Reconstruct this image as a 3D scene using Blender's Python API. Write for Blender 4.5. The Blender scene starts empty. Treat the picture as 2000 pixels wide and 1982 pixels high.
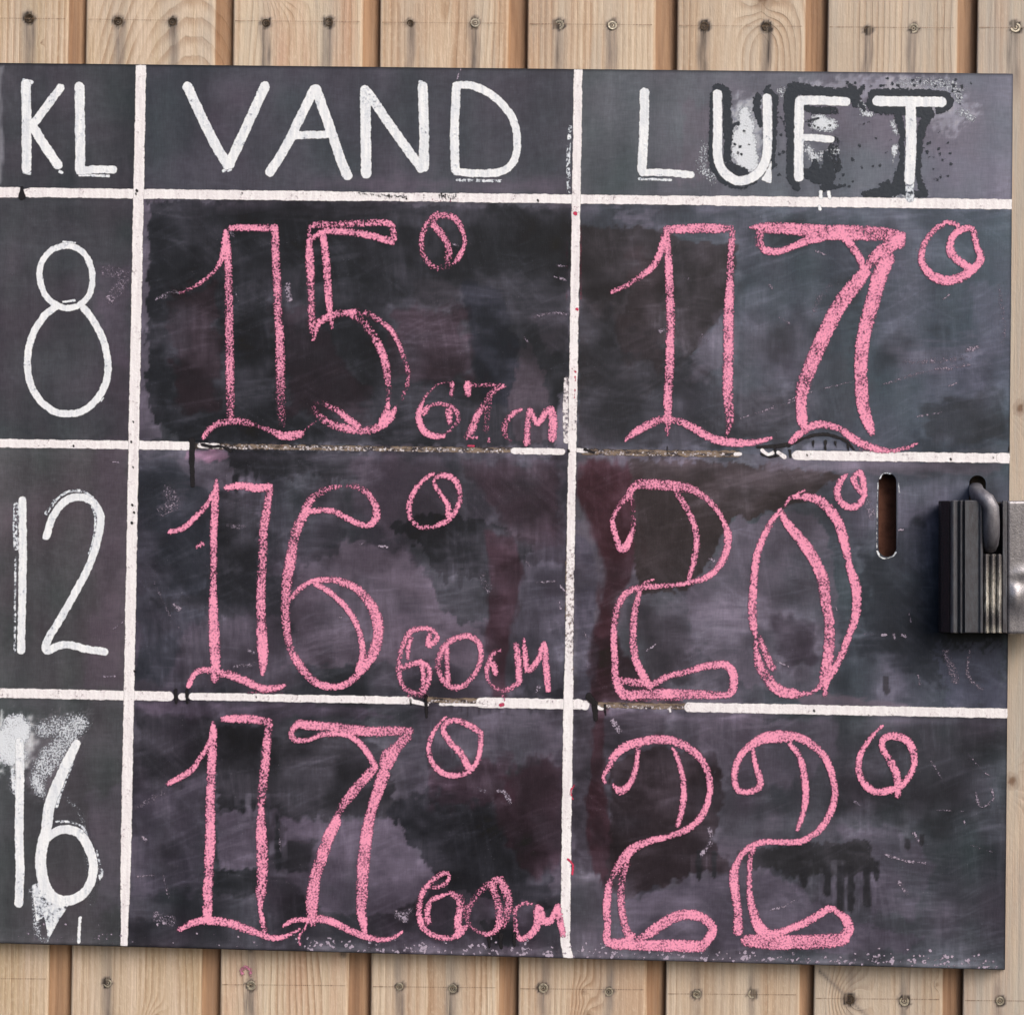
import bpy, math, random
import numpy as np
from mathutils import Matrix, Vector
from mathutils.geometry import delaunay_2d_cdt

random.seed(7)
rng = np.random.default_rng(7)
SC = bpy.context.scene
COL = SC.collection
R_ = math.radians

# ------------------------------------------------------------ camera
W, H = 2000.0, 1982.0
S = 0.00042                                   # metres per pixel on the wall
FOCAL = (W / 2) / math.tan(R_(24))
D = FOCAL * S
ax, ay, az = R_(0.37), R_(1.05), R_(0.852)
RX = np.array([[1, 0, 0], [0, math.cos(ax), -math.sin(ax)], [0, math.sin(ax), math.cos(ax)]])
RY = np.array([[math.cos(ay), 0, math.sin(ay)], [0, 1, 0], [-math.sin(ay), 0, math.cos(ay)]])
RZ = np.array([[math.cos(az), -math.sin(az), 0], [math.sin(az), math.cos(az), 0], [0, 0, 1]])
B = np.array([[1, 0, 0], [0, 0, -1], [0, 1, 0]])
RC = B @ RZ @ RY @ RX
CAM = np.array([0.0, -D, 1.55])
cd = bpy.data.cameras.new("camera")
cam = bpy.data.objects.new("camera", cd)
COL.objects.link(cam)
m4 = np.eye(4); m4[:3, :3] = RC; m4[:3, 3] = CAM
cam.matrix_world = Matrix(m4.tolist())
cd.sensor_fit = 'HORIZONTAL'
cd.angle = R_(48)
cd.clip_start = 0.01
cd.clip_end = 200
SC.camera = cam

# ------------------------------------------------------------ light
SUN_EL, SUN_AZ = 40.0, 138.0     # azimuth measured from +Y (north) towards +X
w = bpy.data.worlds.new("World"); SC.world = w; w.use_nodes = True
nt = w.node_tree
bg = nt.nodes["Background"]
sky = nt.nodes.new("ShaderNodeTexSky")
sky.sky_type = 'NISHITA'; sky.sun_disc = False
sky.sun_elevation = R_(SUN_EL); sky.sun_rotation = R_(SUN_AZ)
sky.air_density = 1.0; sky.dust_density = 5.0; sky.ozone_density = 1.0
nt.links.new(sky.outputs[0], bg.inputs[0])
bg.inputs[1].default_value = 0.135
sd = bpy.data.lights.new("sun", 'SUN'); sd.energy = 1.25; sd.angle = R_(38); sd.color = (1.0, 0.98, 0.955)
so = bpy.data.objects.new("sun", sd); COL.objects.link(so)
sv = Vector((math.sin(R_(SUN_AZ)) * math.cos(R_(SUN_EL)), math.cos(R_(SUN_AZ)) * math.cos(R_(SUN_EL)), math.sin(R_(SUN_EL))))
so.rotation_euler = sv.to_track_quat('Z', 'Y').to_euler()
so.location = (1, -1.5, 3)
SC.view_settings.view_transform = 'Standard'
SC.view_settings.look = 'None'
SC.view_settings.exposure = 0.42
SC.view_settings.gamma = 1.0

# ------------------------------------------------------------ helpers
def un(px, py, off=0.0):
    """photo pixel -> point on the plane `off` metres in front of the plank faces"""
    px = np.asarray(px, float); py = np.asarray(py, float)
    off = np.broadcast_to(np.asarray(off, float), px.shape)
    d = np.stack([px - W / 2, -(py - H / 2), np.full(px.shape, -FOCAL)], -1) @ RC.T
    t = (D - off) / d[..., 1]
    return CAM + d * t[..., None]

def lin(c, k=0.93):
    c = np.asarray(c, float) / 255.0
    return np.where(c <= 0.04045, c / 12.92, ((c + 0.055) / 1.055) ** 2.4) * k

PERM = rng.random((256, 256))
def vnoise(x, y, seed=0):
    x = x + seed * 17.31; y = y + seed * 9.77
    xi = np.floor(x).astype(int); yi = np.floor(y).astype(int)
    fx = x - xi; fy = y - yi
    fx = fx * fx * (3 - 2 * fx); fy = fy * fy * (3 - 2 * fy)
    a = PERM[xi & 255, yi & 255]; b = PERM[(xi + 1) & 255, yi & 255]
    c = PERM[xi & 255, (yi + 1) & 255]; d = PERM[(xi + 1) & 255, (yi + 1) & 255]
    return (a * (1 - fx) + b * fx) * (1 - fy) + (c * (1 - fx) + d * fx) * fy

def fbm(x, y, seed=0, o=4):
    s = 0; a = 0.5; t = 0
    for i in range(o):
        s = s + a * vnoise(x * 2 ** i, y * 2 ** i, seed + i * 5); t += a; a *= 0.55
    return s / t

def sstep(a, b, x):
    t = np.clip((x - a) / (b - a), 0, 1)
    return t * t * (3 - 2 * t)

def sdf_poly(P, X, Y):
    """signed distance, positive inside"""
    P = np.array(P, float); n = len(P)
    d = np.full(X.shape, 1e18); ins = np.zeros(X.shape, bool)
    for i in range(n):
        ax_, ay_ = P[i]; bx, by = P[(i + 1) % n]
        ex, ey = bx - ax_, by - ay_
        wx, wy = X - ax_, Y - ay_
        t = np.clip((wx * ex + wy * ey) / (ex * ex + ey * ey + 1e-9), 0, 1)
        d = np.minimum(d, (wx - ex * t) ** 2 + (wy - ey * t) ** 2)
        c = ((ay_ > Y) != (by > Y)) & (X < ex * (Y - ay_) / (ey if ey != 0 else 1e-9) + ax_)
        ins ^= c
    d = np.sqrt(d)
    return np.where(ins, d, -d)

def empty(name, loc, label=None, cat=None, group=None):
    o = bpy.data.objects.new(name, None); COL.objects.link(o)
    o.location = loc; o.empty_display_size = 0.05
    if label: o["label"] = label
    if cat: o["category"] = cat
    if group: o["group"] = group
    return o

def wloc(o):
    v = Vector(o.location)
    while o.parent: o = o.parent; v = v + Vector(o.location)
    return np.array(v)

def link_mesh(name, V, F, mat, parent=None, label=None, attrs=None, smooth=False, quads=None):
    """V world coordinates; origin at centroid"""
    V = np.asarray(V, float)
    c = (V.min(0) + V.max(0)) / 2
    me = bpy.data.meshes.new(name)
    me.from_pydata((V - c).tolist(), [], F if isinstance(F, list) else F.tolist())
    if attrs:
        for k, a in attrs.items():
            a = np.asarray(a, np.float32)
            if a.ndim == 1:
                at = me.attributes.new(k, 'FLOAT', 'POINT'); at.data.foreach_set("value", a)
            else:
                at = me.attributes.new(k, 'FLOAT_COLOR', 'POINT'); at.data.foreach_set("color", a.ravel())
    me.materials.append(mat)
    if smooth: me.polygons.foreach_set("use_smooth", [True] * len(me.polygons))
    me.update()
    o = bpy.data.objects.new(name, me); COL.objects.link(o)
    if parent is not None:
        o.parent = parent
        o.location = c - wloc(parent)
    else:
        o.location = c
    if label: o["label"] = label
    return o

# node helpers
class NB:
    def __init__(s, name):
        s.m = bpy.data.materials.new(name); s.m.use_nodes = True
        s.t = s.m.node_tree; s.t.nodes.clear()
        s.out = s.t.nodes.new("ShaderNodeOutputMaterial")
    def n(s, typ, **kw):
        nd = s.t.nodes.new(typ)
        for k, v in kw.items(): setattr(nd, k, v)
        return nd
    def l(s, a, b): s.t.links.new(a, b)
    def put(s, sock, v):
        if hasattr(v, "links") or isinstance(v, bpy.types.NodeSocket): s.l(v, sock)
        else: sock.default_value = v
    def math(s, op, a, b=0.0, c=0.0, clamp=False):
        nd = s.n("ShaderNodeMath", operation=op, use_clamp=clamp)
        s.put(nd.inputs[0], a); s.put(nd.inputs[1], b); s.put(nd.inputs[2], c)
        return nd.outputs[0]
    def map(s, v, a, b, c=0.0, d=1.0, smooth=False):
        nd = s.n("ShaderNodeMapRange"); nd.clamp = True
        if smooth: nd.interpolation_type = 'SMOOTHSTEP'
        s.put(nd.inputs[0], v)
        for i, q in enumerate((a, b, c, d)): s.put(nd.inputs[i + 1], q)
        return nd.outputs[0]
    def attr(s, name, col=False):
        nd = s.n("ShaderNodeAttribute"); nd.attribute_name = name
        return nd.outputs[0] if col == 1 else (nd.outputs[3] if col == 2 else nd.outputs[2])
    def coord(s, scale=(1, 1, 1)):
        tc = s.n("ShaderNodeTexCoord"); mp = s.n("ShaderNodeMapping")
        s.l(tc.outputs["Object"], mp.inputs[0]); mp.inputs[3].default_value = scale
        oi = s.n("ShaderNodeObjectInfo")
        cx = s.n("ShaderNodeCombineXYZ")
        s.l(s.math('MULTIPLY', oi.outputs["Random"], 37.0), cx.inputs[1])
        ad = s.n("ShaderNodeVectorMath", operation='ADD')
        s.l(mp.outputs[0], ad.inputs[0]); s.l(cx.outputs[0], ad.inputs[1])
        return ad.outputs[0]
    def noise(s, vec, scale, detail=2.0, rough=0.5):
        nd = s.n("ShaderNodeTexNoise"); s.l(vec, nd.inputs["Vector"])
        nd.inputs["Scale"].default_value = scale; nd.inputs["Detail"].default_value = detail
        nd.inputs["Roughness"].default_value = rough
        return nd.outputs[0]
    def mix(s, f, a, b, mode='MIX'):
        nd = s.n("ShaderNodeMix", data_type='RGBA', blend_type=mode)
        s.put(nd.inputs[0], f)
        for i, v in ((6, a), (7, b)):
            if isinstance(v, bpy.types.NodeSocket): s.l(v, nd.inputs[i])
            else: nd.inputs[i].default_value = (*[float(q) for q in v[:3]], 1)
        return nd.outputs[2]
    def bump(s, h, strength, dist):
        nd = s.n("ShaderNodeBump"); s.l(h, nd.inputs["Height"])
        nd.inputs["Strength"].default_value = strength; nd.inputs["Distance"].default_value = dist
        return nd.outputs[0]
    def pbr(s, col, rough=0.7, metal=0.0, spec=0.3, normal=None):
        nd = s.n("ShaderNodeBsdfPrincipled")
        if isinstance(col, bpy.types.NodeSocket): s.l(col, nd.inputs["Base Color"])
        else: nd.inputs["Base Color"].default_value = (*[float(q) for q in col[:3]], 1)
        s.put(nd.inputs["Roughness"], rough); s.put(nd.inputs["Metallic"], metal)
        nd.inputs["Specular IOR Level"].default_value = spec
        if normal is not None: s.l(normal, nd.inputs["Normal"])
        return nd.outputs[0]

PXN = 1.0 / S     # noise scale so that one cell = one photo pixel

def coat(name, ca, cb, grain_px, edge_amp, edge_px, soft=0.16, fade=0.0, full=1.15, rough=0.85, streak=0.0, stretch=(1, 1, 1), faint=0.5):
    """paint or chalk laid on a surface: 'edge' = pixels inside the outline, 'dens' = how densely it covers"""
    b = NB(name)
    co = b.coord(stretch); ci = b.coord()
    e = b.attr("edge"); dn = b.attr("dens")
    n1 = b.noise(ci, PXN / edge_px, 3.0, 0.6)
    e2 = b.math('ADD', e, b.math('MULTIPLY', b.math('SUBTRACT', n1, 0.5), edge_amp * 4))
    cov = b.map(e2, -0.6, 0.9, 0, 1)
    g = b.map(b.noise(co, PXN / grain_px, 2.5, 0.62), 0.3, 0.7, 0, 1)
    big = b.noise(ci, PXN / 26.0, 2.0, 0.5)
    de = b.math('MULTIPLY', dn, b.map(big, 0.34, 0.66, 0.76, 1.16))
    if fade > 0:
        de = b.math('MULTIPLY', de, b.map(e2, 0, fade, faint, 1.0))
    a = b.map(b.math('SUBTRACT', b.math('MULTIPLY', de, full), g), -soft, soft, 0, 1)
    alpha = b.math('MULTIPLY', a, cov)
    col = b.mix(b.map(b.math('SUBTRACT', b.math('MULTIPLY', de, full), g), 0.0, 0.55, 0, 1), lin(cb), lin(ca))
    if streak > 0:
        col = b.mix(b.map(b.noise(b.coord((1, 1, 0.12)), PXN / 7.0, 3, 0.6), 0.35, 0.7, 0, streak), col, lin(cb))
    nm = b.bump(g, 0.35, 0.0004)
    sh = b.pbr(col, rough, 0, 0.15, nm)
    tr = b.n("ShaderNodeBsdfTransparent"); mx = b.n("ShaderNodeMixShader")
    b.l(alpha, mx.inputs[0]); b.l(tr.outputs[0], mx.inputs[1]); b.l(sh, mx.inputs[2])
    b.l(mx.outputs[0], b.out.inputs[0])
    return b.m

M_CHALK = coat("pink_chalk", (240, 157, 187), (154, 94, 122), 3.7, 1.9, 4.2, soft=0.17, fade=4.5, full=1.06, rough=0.95)
M_WHITE = coat("white_paint", (240, 243, 247), (190, 198, 211), 6.0, 1.4, 9.0, soft=0.2, full=1.38, rough=0.55, streak=0.55)
M_LINE = coat("white_line_paint", (243, 241, 244), (206, 198, 204), 5.0, 1.3, 14.0, soft=0.25, full=1.32, rough=0.55, streak=0.5)
M_SPRAY = coat("white_spray", (214, 220, 228), (150, 155, 166), 3.4, 5.0, 14.0, soft=0.2, fade=12, full=1.5, rough=0.8, faint=0.3)
M_DUST = coat("chalk_dust", (172, 160, 178), (120, 112, 128), 3.2, 3.0, 14.0, soft=0.3, fade=5, full=1.45, faint=0.4, rough=0.95)
M_BLACK = coat("black_paint", (47, 53, 62), (40, 44, 52), 7.0, 4.2, 6.0, soft=0.2, full=1.5, rough=0.6)
M_DRIP = coat("dried_black_drip", (35, 33, 36), (48, 45, 50), 6.0, 1.2, 9.0, soft=0.2, full=1.45, rough=0.5)
M_BARE = coat("worn_bare_wood", (132, 116, 102), (62, 54, 52), 5.0, 2.2, 9.0, soft=0.3, full=1.05, rough=0.9, stretch=(0.25, 1, 1))
M_RED = coat("red_chalk", (196, 62, 92), (170, 80, 110), 4.0, 1.5, 4.0, soft=0.2, full=1.3, rough=0.9)
M_PENCIL = coat("pencil_mark", (136, 112, 92), (150, 126, 104), 12.0, 0.3, 6.0, soft=0.5, full=1.0, rough=0.9)

# ------------------------------------------------------------ strokes -> flat sheets
TILE = {'0': (0, 0, 1.0)}
for r, y0 in enumerate((360, 850, 1350)):
    for c, (x0, sc) in enumerate(((0, 3.546), (300, 3.513), (700, 3.546), (1100, 3.546), (1500, 3.546))):
        TILE["%d%s" % (r + 1, "abcde"[c])] = (x0, y0, sc)
TILE['h'] = (0, 0, 1.932); TILE['H'] = (1000, 0, 1.932)
TILE['u'] = (1300, 100, 4.83); TILE['t'] = (1500, 100, 3.864); TILE['k'] = (1780, 900, 5.318)

def resample(tile, pts, w0, d0):
    x0, y0, sc = TILE[tile]
    P = []
    cw, cdn = w0, d0
    for p in pts:
        if len(p) > 2 and p[2] is not None: cw = p[2]
        if len(p) > 3: cdn = p[3]
        P.append((x0 + p[0] / sc, y0 + p[1] / sc, cw / sc, cdn))
    P = np.array(P, float)
    if len(P) == 1: return P
    out = []
    n = len(P)
    for i in range(n - 1):
        p0 = P[max(i - 1, 0)]; p1 = P[i]; p2 = P[i + 1]; p3 = P[min(i + 2, n - 1)]
        L = np.hypot(*(p2 - p1)[:2]); k = max(2, int(L / 2.0))
        # centripetal-ish: tame tangents by segment length
        m1 = (p2 - p0) * 0.5; m2 = (p3 - p1) * 0.5
        for m in (m1, m2):
            q = np.hypot(m[0], m[1])
            if q > L: m *= L / q
        t = np.linspace(0, 1, k, endpoint=False)[:, None]
        a = 2 * t ** 3 - 3 * t ** 2 + 1; b_ = t ** 3 - 2 * t ** 2 + t; c = -2 * t ** 3 + 3 * t ** 2; d = t ** 3 - t ** 2
        q = a * p1 + b_ * m1 + c * p2 + d * m2
        q[:, 2:] = p1[2:] + (p2[2:] - p1[2:]) * t
        out.append(q)
    out.append(P[-1:])
    return np.concatenate(out)

COUNT = 0
LOOSE = ("chalk_dust", "white_spray", "brush_mark", "paint_smudge", "black_paint_halo", "red_chalk_mark", "chalk_smudge", "worn_rim")
def top(x): return 124.5 + 0.0106 * x
def bot(x): return 1840.5 + 0.0262 * x
def right(y): return 1978.8 - 0.0090 * (y - 146)
def each(name, pieces, mat, off, parent, label=None, **k):
    for i_, s_ in enumerate(pieces): sheet(name, [s_], mat, off, parent, label, **k)

def sheet(name, strokes, mat, off, parent, label=None, w=50, d=0.9, step=2.0, pad=6.0, polys=(), kind=None):
    """strokes: list of (tile, points[, w, d]) ; polys: list of (tile, points, dens)"""
    global COUNT
    COUNT += 1
    off = off + (COUNT % 8) * 8e-6
    SS = [resample(s[0], s[1], s[2] if len(s) > 2 else w, s[3] if len(s) > 3 else d) for s in strokes]
    PP = []
    for t, pts, dn in polys:
        x0, y0, sc = TILE[t]
        PP.append(([(x0 + a / sc, y0 + b / sc) for a, b in pts], dn))
    xs = [(s[:, 0] - s[:, 2] / 2).min() for s in SS] + [min(q[0] for q in p[0]) for p in PP]
    xe = [(s[:, 0] + s[:, 2] / 2).max() for s in SS] + [max(q[0] for q in p[0]) for p in PP]
    ys = [(s[:, 1] - s[:, 2] / 2).min() for s in SS] + [min(q[1] for q in p[0]) for p in PP]
    ye = [(s[:, 1] + s[:, 2] / 2).max() for s in SS] + [max(q[1] for q in p[0]) for p in PP]
    X0 = min(xs) - pad; Y0 = min(ys) - pad
    nx = int((max(xe) + pad - X0) / step) + 2; ny = int((max(ye) + pad - Y0) / step) + 2
    gx = X0 + np.arange(nx) * step; gy = Y0 + np.arange(ny) * step
    E = np.full((ny, nx), -50.0); Dn = np.zeros((ny, nx))
    for s in SS:
        for i in range(0, len(s), 8):
            q = s[i:i + 9]
            r = q[:, 2].max() / 2 + pad
            i0 = max(0, int((q[:, 0].min() - r - X0) / step)); i1 = min(nx, int((q[:, 0].max() + r - X0) / step) + 2)
            j0 = max(0, int((q[:, 1].min() - r - Y0) / step)); j1 = min(ny, int((q[:, 1].max() + r - Y0) / step) + 2)
            xx, yy = np.meshgrid(gx[i0:i1], gy[j0:j1])
            for a in q:
                e = a[2] / 2 + (0.3 if mat is M_CHALK else 0.0) - np.hypot(xx - a[0], yy - a[1])
                dd = a[3] * (1 + 0.55 * min(max((7.5 - a[2]) / 4.5, 0), 1)) * np.clip(e / 2.5 + 0.8, 0, 1)
                Ev = E[j0:j1, i0:i1]; np.maximum(Ev, e, out=Ev)
                Dv = Dn[j0:j1, i0:i1]; np.maximum(Dv, dd, out=Dv)
    if PP:
        xx, yy = np.meshgrid(gx, gy)
        for p, dn in PP:
            e = sdf_poly(p, xx, yy)
            E = np.maximum(E, e); Dn = np.maximum(Dn, dn * np.clip(e / 2.5 + 0.8, 0, 1))
    xx, yy = np.meshgrid(gx, gy)
    if off > 0.005:
        E = np.minimum.reduce([E, yy - top(xx) + 0.2, bot(xx) - yy, right(yy) - xx, xx + 139])
    keep = E > -pad
    cell = keep[:-1, :-1] | keep[1:, :-1] | keep[:-1, 1:] | keep[1:, 1:]
    if off > 0.005:
        near = ~((yy < top(xx) - step) | (yy > bot(xx) + step) | (xx > right(yy) + step))
        cell &= near[:-1, :-1] & near[1:, :-1] & near[:-1, 1:] & near[1:, 1:]
    idx = -np.ones((ny, nx), int)
    used = np.zeros((ny, nx), bool)
    used[:-1, :-1] |= cell; used[1:, :-1] |= cell; used[:-1, 1:] |= cell; used[1:, 1:] |= cell
    idx[used] = np.arange(used.sum())
    jj, ii = np.nonzero(cell)
    F = np.stack([idx[jj + 1, ii], idx[jj + 1, ii + 1], idx[jj, ii + 1], idx[jj, ii]], -1)
    J, I = np.nonzero(used)
    V = un(gx[I], gy[J], off)
    dens = Dn[used]
    # let the density bleed outwards so that the edge noise can push the outline out
    dens = np.where(dens <= 0.01, d if not SS else np.median(SS[0][:, 3]) * 0.8, dens)
    o = link_mesh(name, V, F, mat, parent, label, {"edge": E[used], "dens": dens})
    if name in LOOSE: o["kind"] = "stuff"
    return o

# ------------------------------------------------------------ the plank wall
def wood():
    b = NB("sawn_softwood")
    g = b.attr("grain"); st = b.attr("stain"); kn = b.attr("knot"); rc = b.attr("recess")
    oi = b.n("ShaderNodeObjectInfo"); rnd = oi.outputs["Random"]
    fine = b.noise(b.coord((1, 1, 0.035)), PXN / 3.0, 3.0, 0.65)
    mid = b.noise(b.coord((1, 1, 0.06)), PXN / 16.0, 3.0, 0.6)
    blot = b.noise(b.coord((1, 1, 0.10)), PXN / 55.0, 3.0, 0.6)
    rough_ = b.noise(b.coord((1, 1, 0.5)), PXN / 6.0, 3.0, 0.6)
    gg = b.math('ADD', g, b.math('MULTIPLY', b.math('SUBTRACT', mid, 0.5), 5.0))
    # early wood / late wood: slow light to dark, quick back
    ph = b.math('FRACT', b.math('DIVIDE', gg, 12.5))
    ring = b.map(ph, 0.25, 0.85, 0, 1, True)
    ring = b.math('MULTIPLY', ring, b.map(ph, 0.88, 1.0, 1, 0, True))
    per = b.noise(b.coord((1, 1, 0.02)), PXN / 40.0, 1.0, 0.5)
    ring = b.math('MULTIPLY', ring, b.map(per, 0.35, 0.65, 0.15, 1.0))
    light = b.mix(rnd, lin((220, 204, 182)), lin((216, 197, 178)))
    light = b.mix(b.map(blot, 0.4, 0.6, 0, 1), light, b.mix(rnd, lin((202, 170, 148)), lin((196, 178, 150))))
    c = b.mix(b.math('MULTIPLY', ring, 0.60), light, lin((150, 112, 80)))
    c = b.mix(b.map(fine, 0.36, 0.62, 0.0, 0.34), c, lin((160, 132, 104)))
    c = b.mix(b.map(rough_, 0.52, 0.68, 0.0, 0.22), c, lin((228, 212, 190)))
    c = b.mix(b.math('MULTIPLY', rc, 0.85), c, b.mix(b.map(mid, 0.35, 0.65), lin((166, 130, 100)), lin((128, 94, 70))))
    wx = b.attr("grey")
    c = b.mix(b.math('MULTIPLY', wx, b.map(mid, 0.3, 0.7, 0.35, 1.0)), c, b.mix(fine, lin((150, 142, 132)), lin((192, 186, 178))))
    kr = b.math('ADD', b.math('MULTIPLY', b.math('SINE', b.math('MULTIPLY', kn, 9.0)), 0.2), 0.6)
    c = b.mix(b.math('MULTIPLY', b.map(kn, 0.15, 0.7, 0, 1), kr), c, lin((98, 66, 44)))
    s2 = b.math('MULTIPLY', st, b.map(b.noise(b.coord((1, 1, 0.08)), PXN / 6.0, 3, 0.6), 0.3, 0.65, 0.55, 1.15))
    c = b.mix(b.map(s2, 0, 1, 0, 0.98), c, b.mix(b.map(st, 0.6, 1.0, 0, 1), lin((112, 104, 102)), lin((34, 27, 24))))
    h = b.math('ADD', b.math('MULTIPLY', fine, 0.6), b.math('ADD', b.math('MULTIPLY', ring, -0.35), b.math('MULTIPLY', rough_, 0.5)))
    b.l(b.pbr(c, 0.8, 0, 0.2, b.bump(h, 0.6, 0.0011)), b.out.inputs[0])
    return b.m
M_WOOD = wood()

TL = [-702, -412, -122, 168, 455, 742, 1030, 1322, 1616, 1908, 2198, 2488, 2778]
TR = [-447, -157, 133, 420, 708, 992, 1279, 1572, 1868, 2160, 2450, 2740]
BL = [-731, -441, -151, 139, 430, 724, 1012, 1300, 1589, 1880, 2170, 2460, 2750]
BR = [-485, -195, 95, 393, 680, 973, 1262, 1560, 1840, 2132, 2422, 2712]
SCREWS_T = [(57, 37, .2, 11), (231, 42, .3, 10), (337, 43, .0, 9), (519, 45, .1, 9), (642, 44, .1, 10), (801, 46, .0, 8), (928, 45, .5, 10), (1092, 49, .9, 10),
            (1196, 50, .9, 10), (1376, 52, .1, 10), (1497, 53, .2, 10), (1695, 60, .1, 9), (1784, 56, 1., 10), (1983, 54, 1., 11)]
SCREWS_B = [(210, 1919, .5, 9), (490, 1924, .7, 10), (780, 1926, .6, 8), (884, 1930, .4, 10), (1061, 1929, .6, 10), (1189, 1936, 1., 9), (1361, 1941, .9, 9),
            (1469, 1940, .8, 9), (1659, 1951, .1, 11), (1766, 1954, .4, 11), (1953, 1954, .5, 9)]
KNOTS = [(1490, -6, 24), (1992, 797, 15), (1976, 1525, 17), (1141, 1936, 7), (305, 1990, 10), (1150, 1985, 12), (1659, 1951, 16), (1830, 1922, 4), (560, -30, 18), (80, 84, 3)]
STYLE = [  # (x0 offset from the left edge, k, z0) of the grain figure on each plank
    (420, 0.02, 900), (205, 0.34, 480), (-260, 0.02, 0), (130, 0.05, -400), (420, 0.03, 600), (160, 0.10, -10), (-150, 0.015, 300), (330, 0.03, 900)]
GREY = [0.1, 0.0, 0.0, 0.0, 0.0, 0.0, 0.05, 0.3, 0.6, 0.95, 0.8, 0.7]

wall = empty("plank_wall", (0.0, 0.0, 1.55 - 0.44),
             "wall of vertical tan rebated softwood planks with pairs of weathered screws behind the chalkboard", "wall")
YT, YB = -300, 2300
planks = []
for k in range(12):
    ys = np.concatenate([np.arange(YT, -40, 12), np.arange(-40, 200, 4), np.arange(200, 1800, 12 if k != 9 else 4), np.arange(1800, 2030, 4), np.arange(2030, YB + 4, 12)]).astype(float)
    def lerpx(a, b_, y): return a + (b_ - a) * (y - 60) / 1870.0
    prof = []          # (fraction across face or absolute px after, depth metres, recess)
    nf = 62
    fr = np.linspace(0, 1, nf)
    rows = []
    L = lerpx(TL[k], BL[k], ys); Rr = lerpx(TR[k], BR[k], ys); N = lerpx(TL[k + 1], BL[k + 1], ys)
    wob = (vnoise(ys / 60, ys * 0 + k, 3) - 0.5) * 3.0
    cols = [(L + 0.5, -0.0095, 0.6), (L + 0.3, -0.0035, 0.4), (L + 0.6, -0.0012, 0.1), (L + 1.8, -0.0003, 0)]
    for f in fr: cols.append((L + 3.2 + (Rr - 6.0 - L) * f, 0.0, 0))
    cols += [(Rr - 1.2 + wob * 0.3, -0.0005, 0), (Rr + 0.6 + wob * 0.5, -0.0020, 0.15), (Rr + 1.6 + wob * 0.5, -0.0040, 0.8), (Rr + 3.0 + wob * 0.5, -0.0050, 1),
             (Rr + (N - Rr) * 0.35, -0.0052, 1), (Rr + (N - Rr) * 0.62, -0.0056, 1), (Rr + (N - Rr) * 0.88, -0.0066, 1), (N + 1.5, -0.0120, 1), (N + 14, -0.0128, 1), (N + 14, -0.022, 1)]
    nc = len(cols); ny = len(ys)
    X = np.stack([c[0] + np.zeros(ny) for c in cols], 1); Y = np.repeat(ys[:, None], nc, 1)
    DP = np.stack([np.full(ny, c[1]) for c in cols], 1); RCS = np.stack([np.full(ny, c[2]) for c in cols], 1)
    cup = (fbm(X / 90, Y / 700, 40 + k, 2) - 0.5) * 0.0012
    V = un(X.ravel(), Y.ravel(), (DP + cup).ravel())
    # growth-ring coordinate
    sx, kk, z0 = STYLE[(k - 2) % 8]
    lx = X - L[:, None]
    warp = (fbm(lx / 120, Y / 500, 11 + k, 3) - 0.5) * 46
    g = np.sqrt((lx - sx + warp * 0.5) ** 2 + (kk * (np.minimum(Y, 500) - z0)) ** 2) + warp * 0.4
    kn = np.zeros_like(X); st = np.zeros_like(X)
    for (kx, ky, kr) in KNOTS:
        r = np.hypot(X - kx, (Y - ky) * 0.85)
        g = g + 3.2 * kr * np.exp(-(r / (kr * 2.2)) ** 2) * np.sign(kx - L[:, None] - sx + 0.01)
        rr = 1 - r / (kr * 1.25) + (vnoise(X / 6, Y / 6, 77) - 0.5) * 0.25
        kn = np.maximum(kn, np.clip(rr, 0, 1))
    if k == 8:
        # the dark split that runs through the lower knot
        dline = np.abs((Y - 1951) - (X - 1659) * 0.95) / 1.38
        st = np.maximum(st, 0.85 * np.clip(1 - dline / (5 + 0.03 * np.abs(X - 1659)), 0, 1) * (np.abs(X - 1659) < 62))
    for (sx_, sy_, br, rad) in SCREWS_T + SCREWS_B:
        r = np.hypot(X - sx_, Y - sy_)
        st = np.maximum(st, 0.95 * (1 - sstep(rad * 1.05, rad * 1.5 + 1, r + (vnoise(X / 5, Y / 5, 31) - 0.5) * 6)))
        upper = sy_ < 200
        lean = (vnoise(np.full_like(Y, sx_), Y / 50, 9) - 0.5) * 10 - (0.03 if upper else 0.01) * (Y - sy_)
        dx = np.abs(X - sx_ - lean)
        along = (Y - sy_)
        if upper or sx_ < 1000:
            run = 0.74 * (1 - sstep(rad * 0.5, rad * 1.5, dx)) * sstep(0, 8, along) * (1 - sstep(80, 170, along))
            st = np.maximum(st, run * (0.6 + 0.6 * vnoise(X / 7, Y / 50, 5)))
        if not upper:
            run = 0.66 * (1 - sstep(rad * 0.25, rad * 1.2, dx)) * sstep(-95, -20, along) * (1 - sstep(50, 90, along))
            st = np.maximum(st, run * (0.35 + 0.8 * vnoise(X / 9, Y / 60, 6)))
    for (sx_, sy_) in ((489, 1853), (671, 1862)):
        st = np.maximum(st, 0.8 * (1 - sstep(5, 10, np.hypot(X - sx_, Y - sy_))))
    gr = np.full_like(X, GREY[k]) * (0.6 + 0.8 * fbm(X / 60, Y / 300, 50 + k, 3))
    for (sx_, sy_, br, rad) in SCREWS_T + SCREWS_B:
        gr = np.maximum(gr, 0.55 * np.exp(-(np.abs(X - sx_) / 26) ** 2) * np.exp(-((Y - sy_) / 120) ** 2))
    gr = np.maximum(gr, 0.5 * sstep(0.55, 0.75, fbm(X / 35, Y / 260, 90 + k, 3)) * (Y < 300))
    gr = gr * (1 - RCS)
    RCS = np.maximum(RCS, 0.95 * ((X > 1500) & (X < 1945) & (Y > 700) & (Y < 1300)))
    a = np.arange(ny * nc).reshape(ny, nc)
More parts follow.
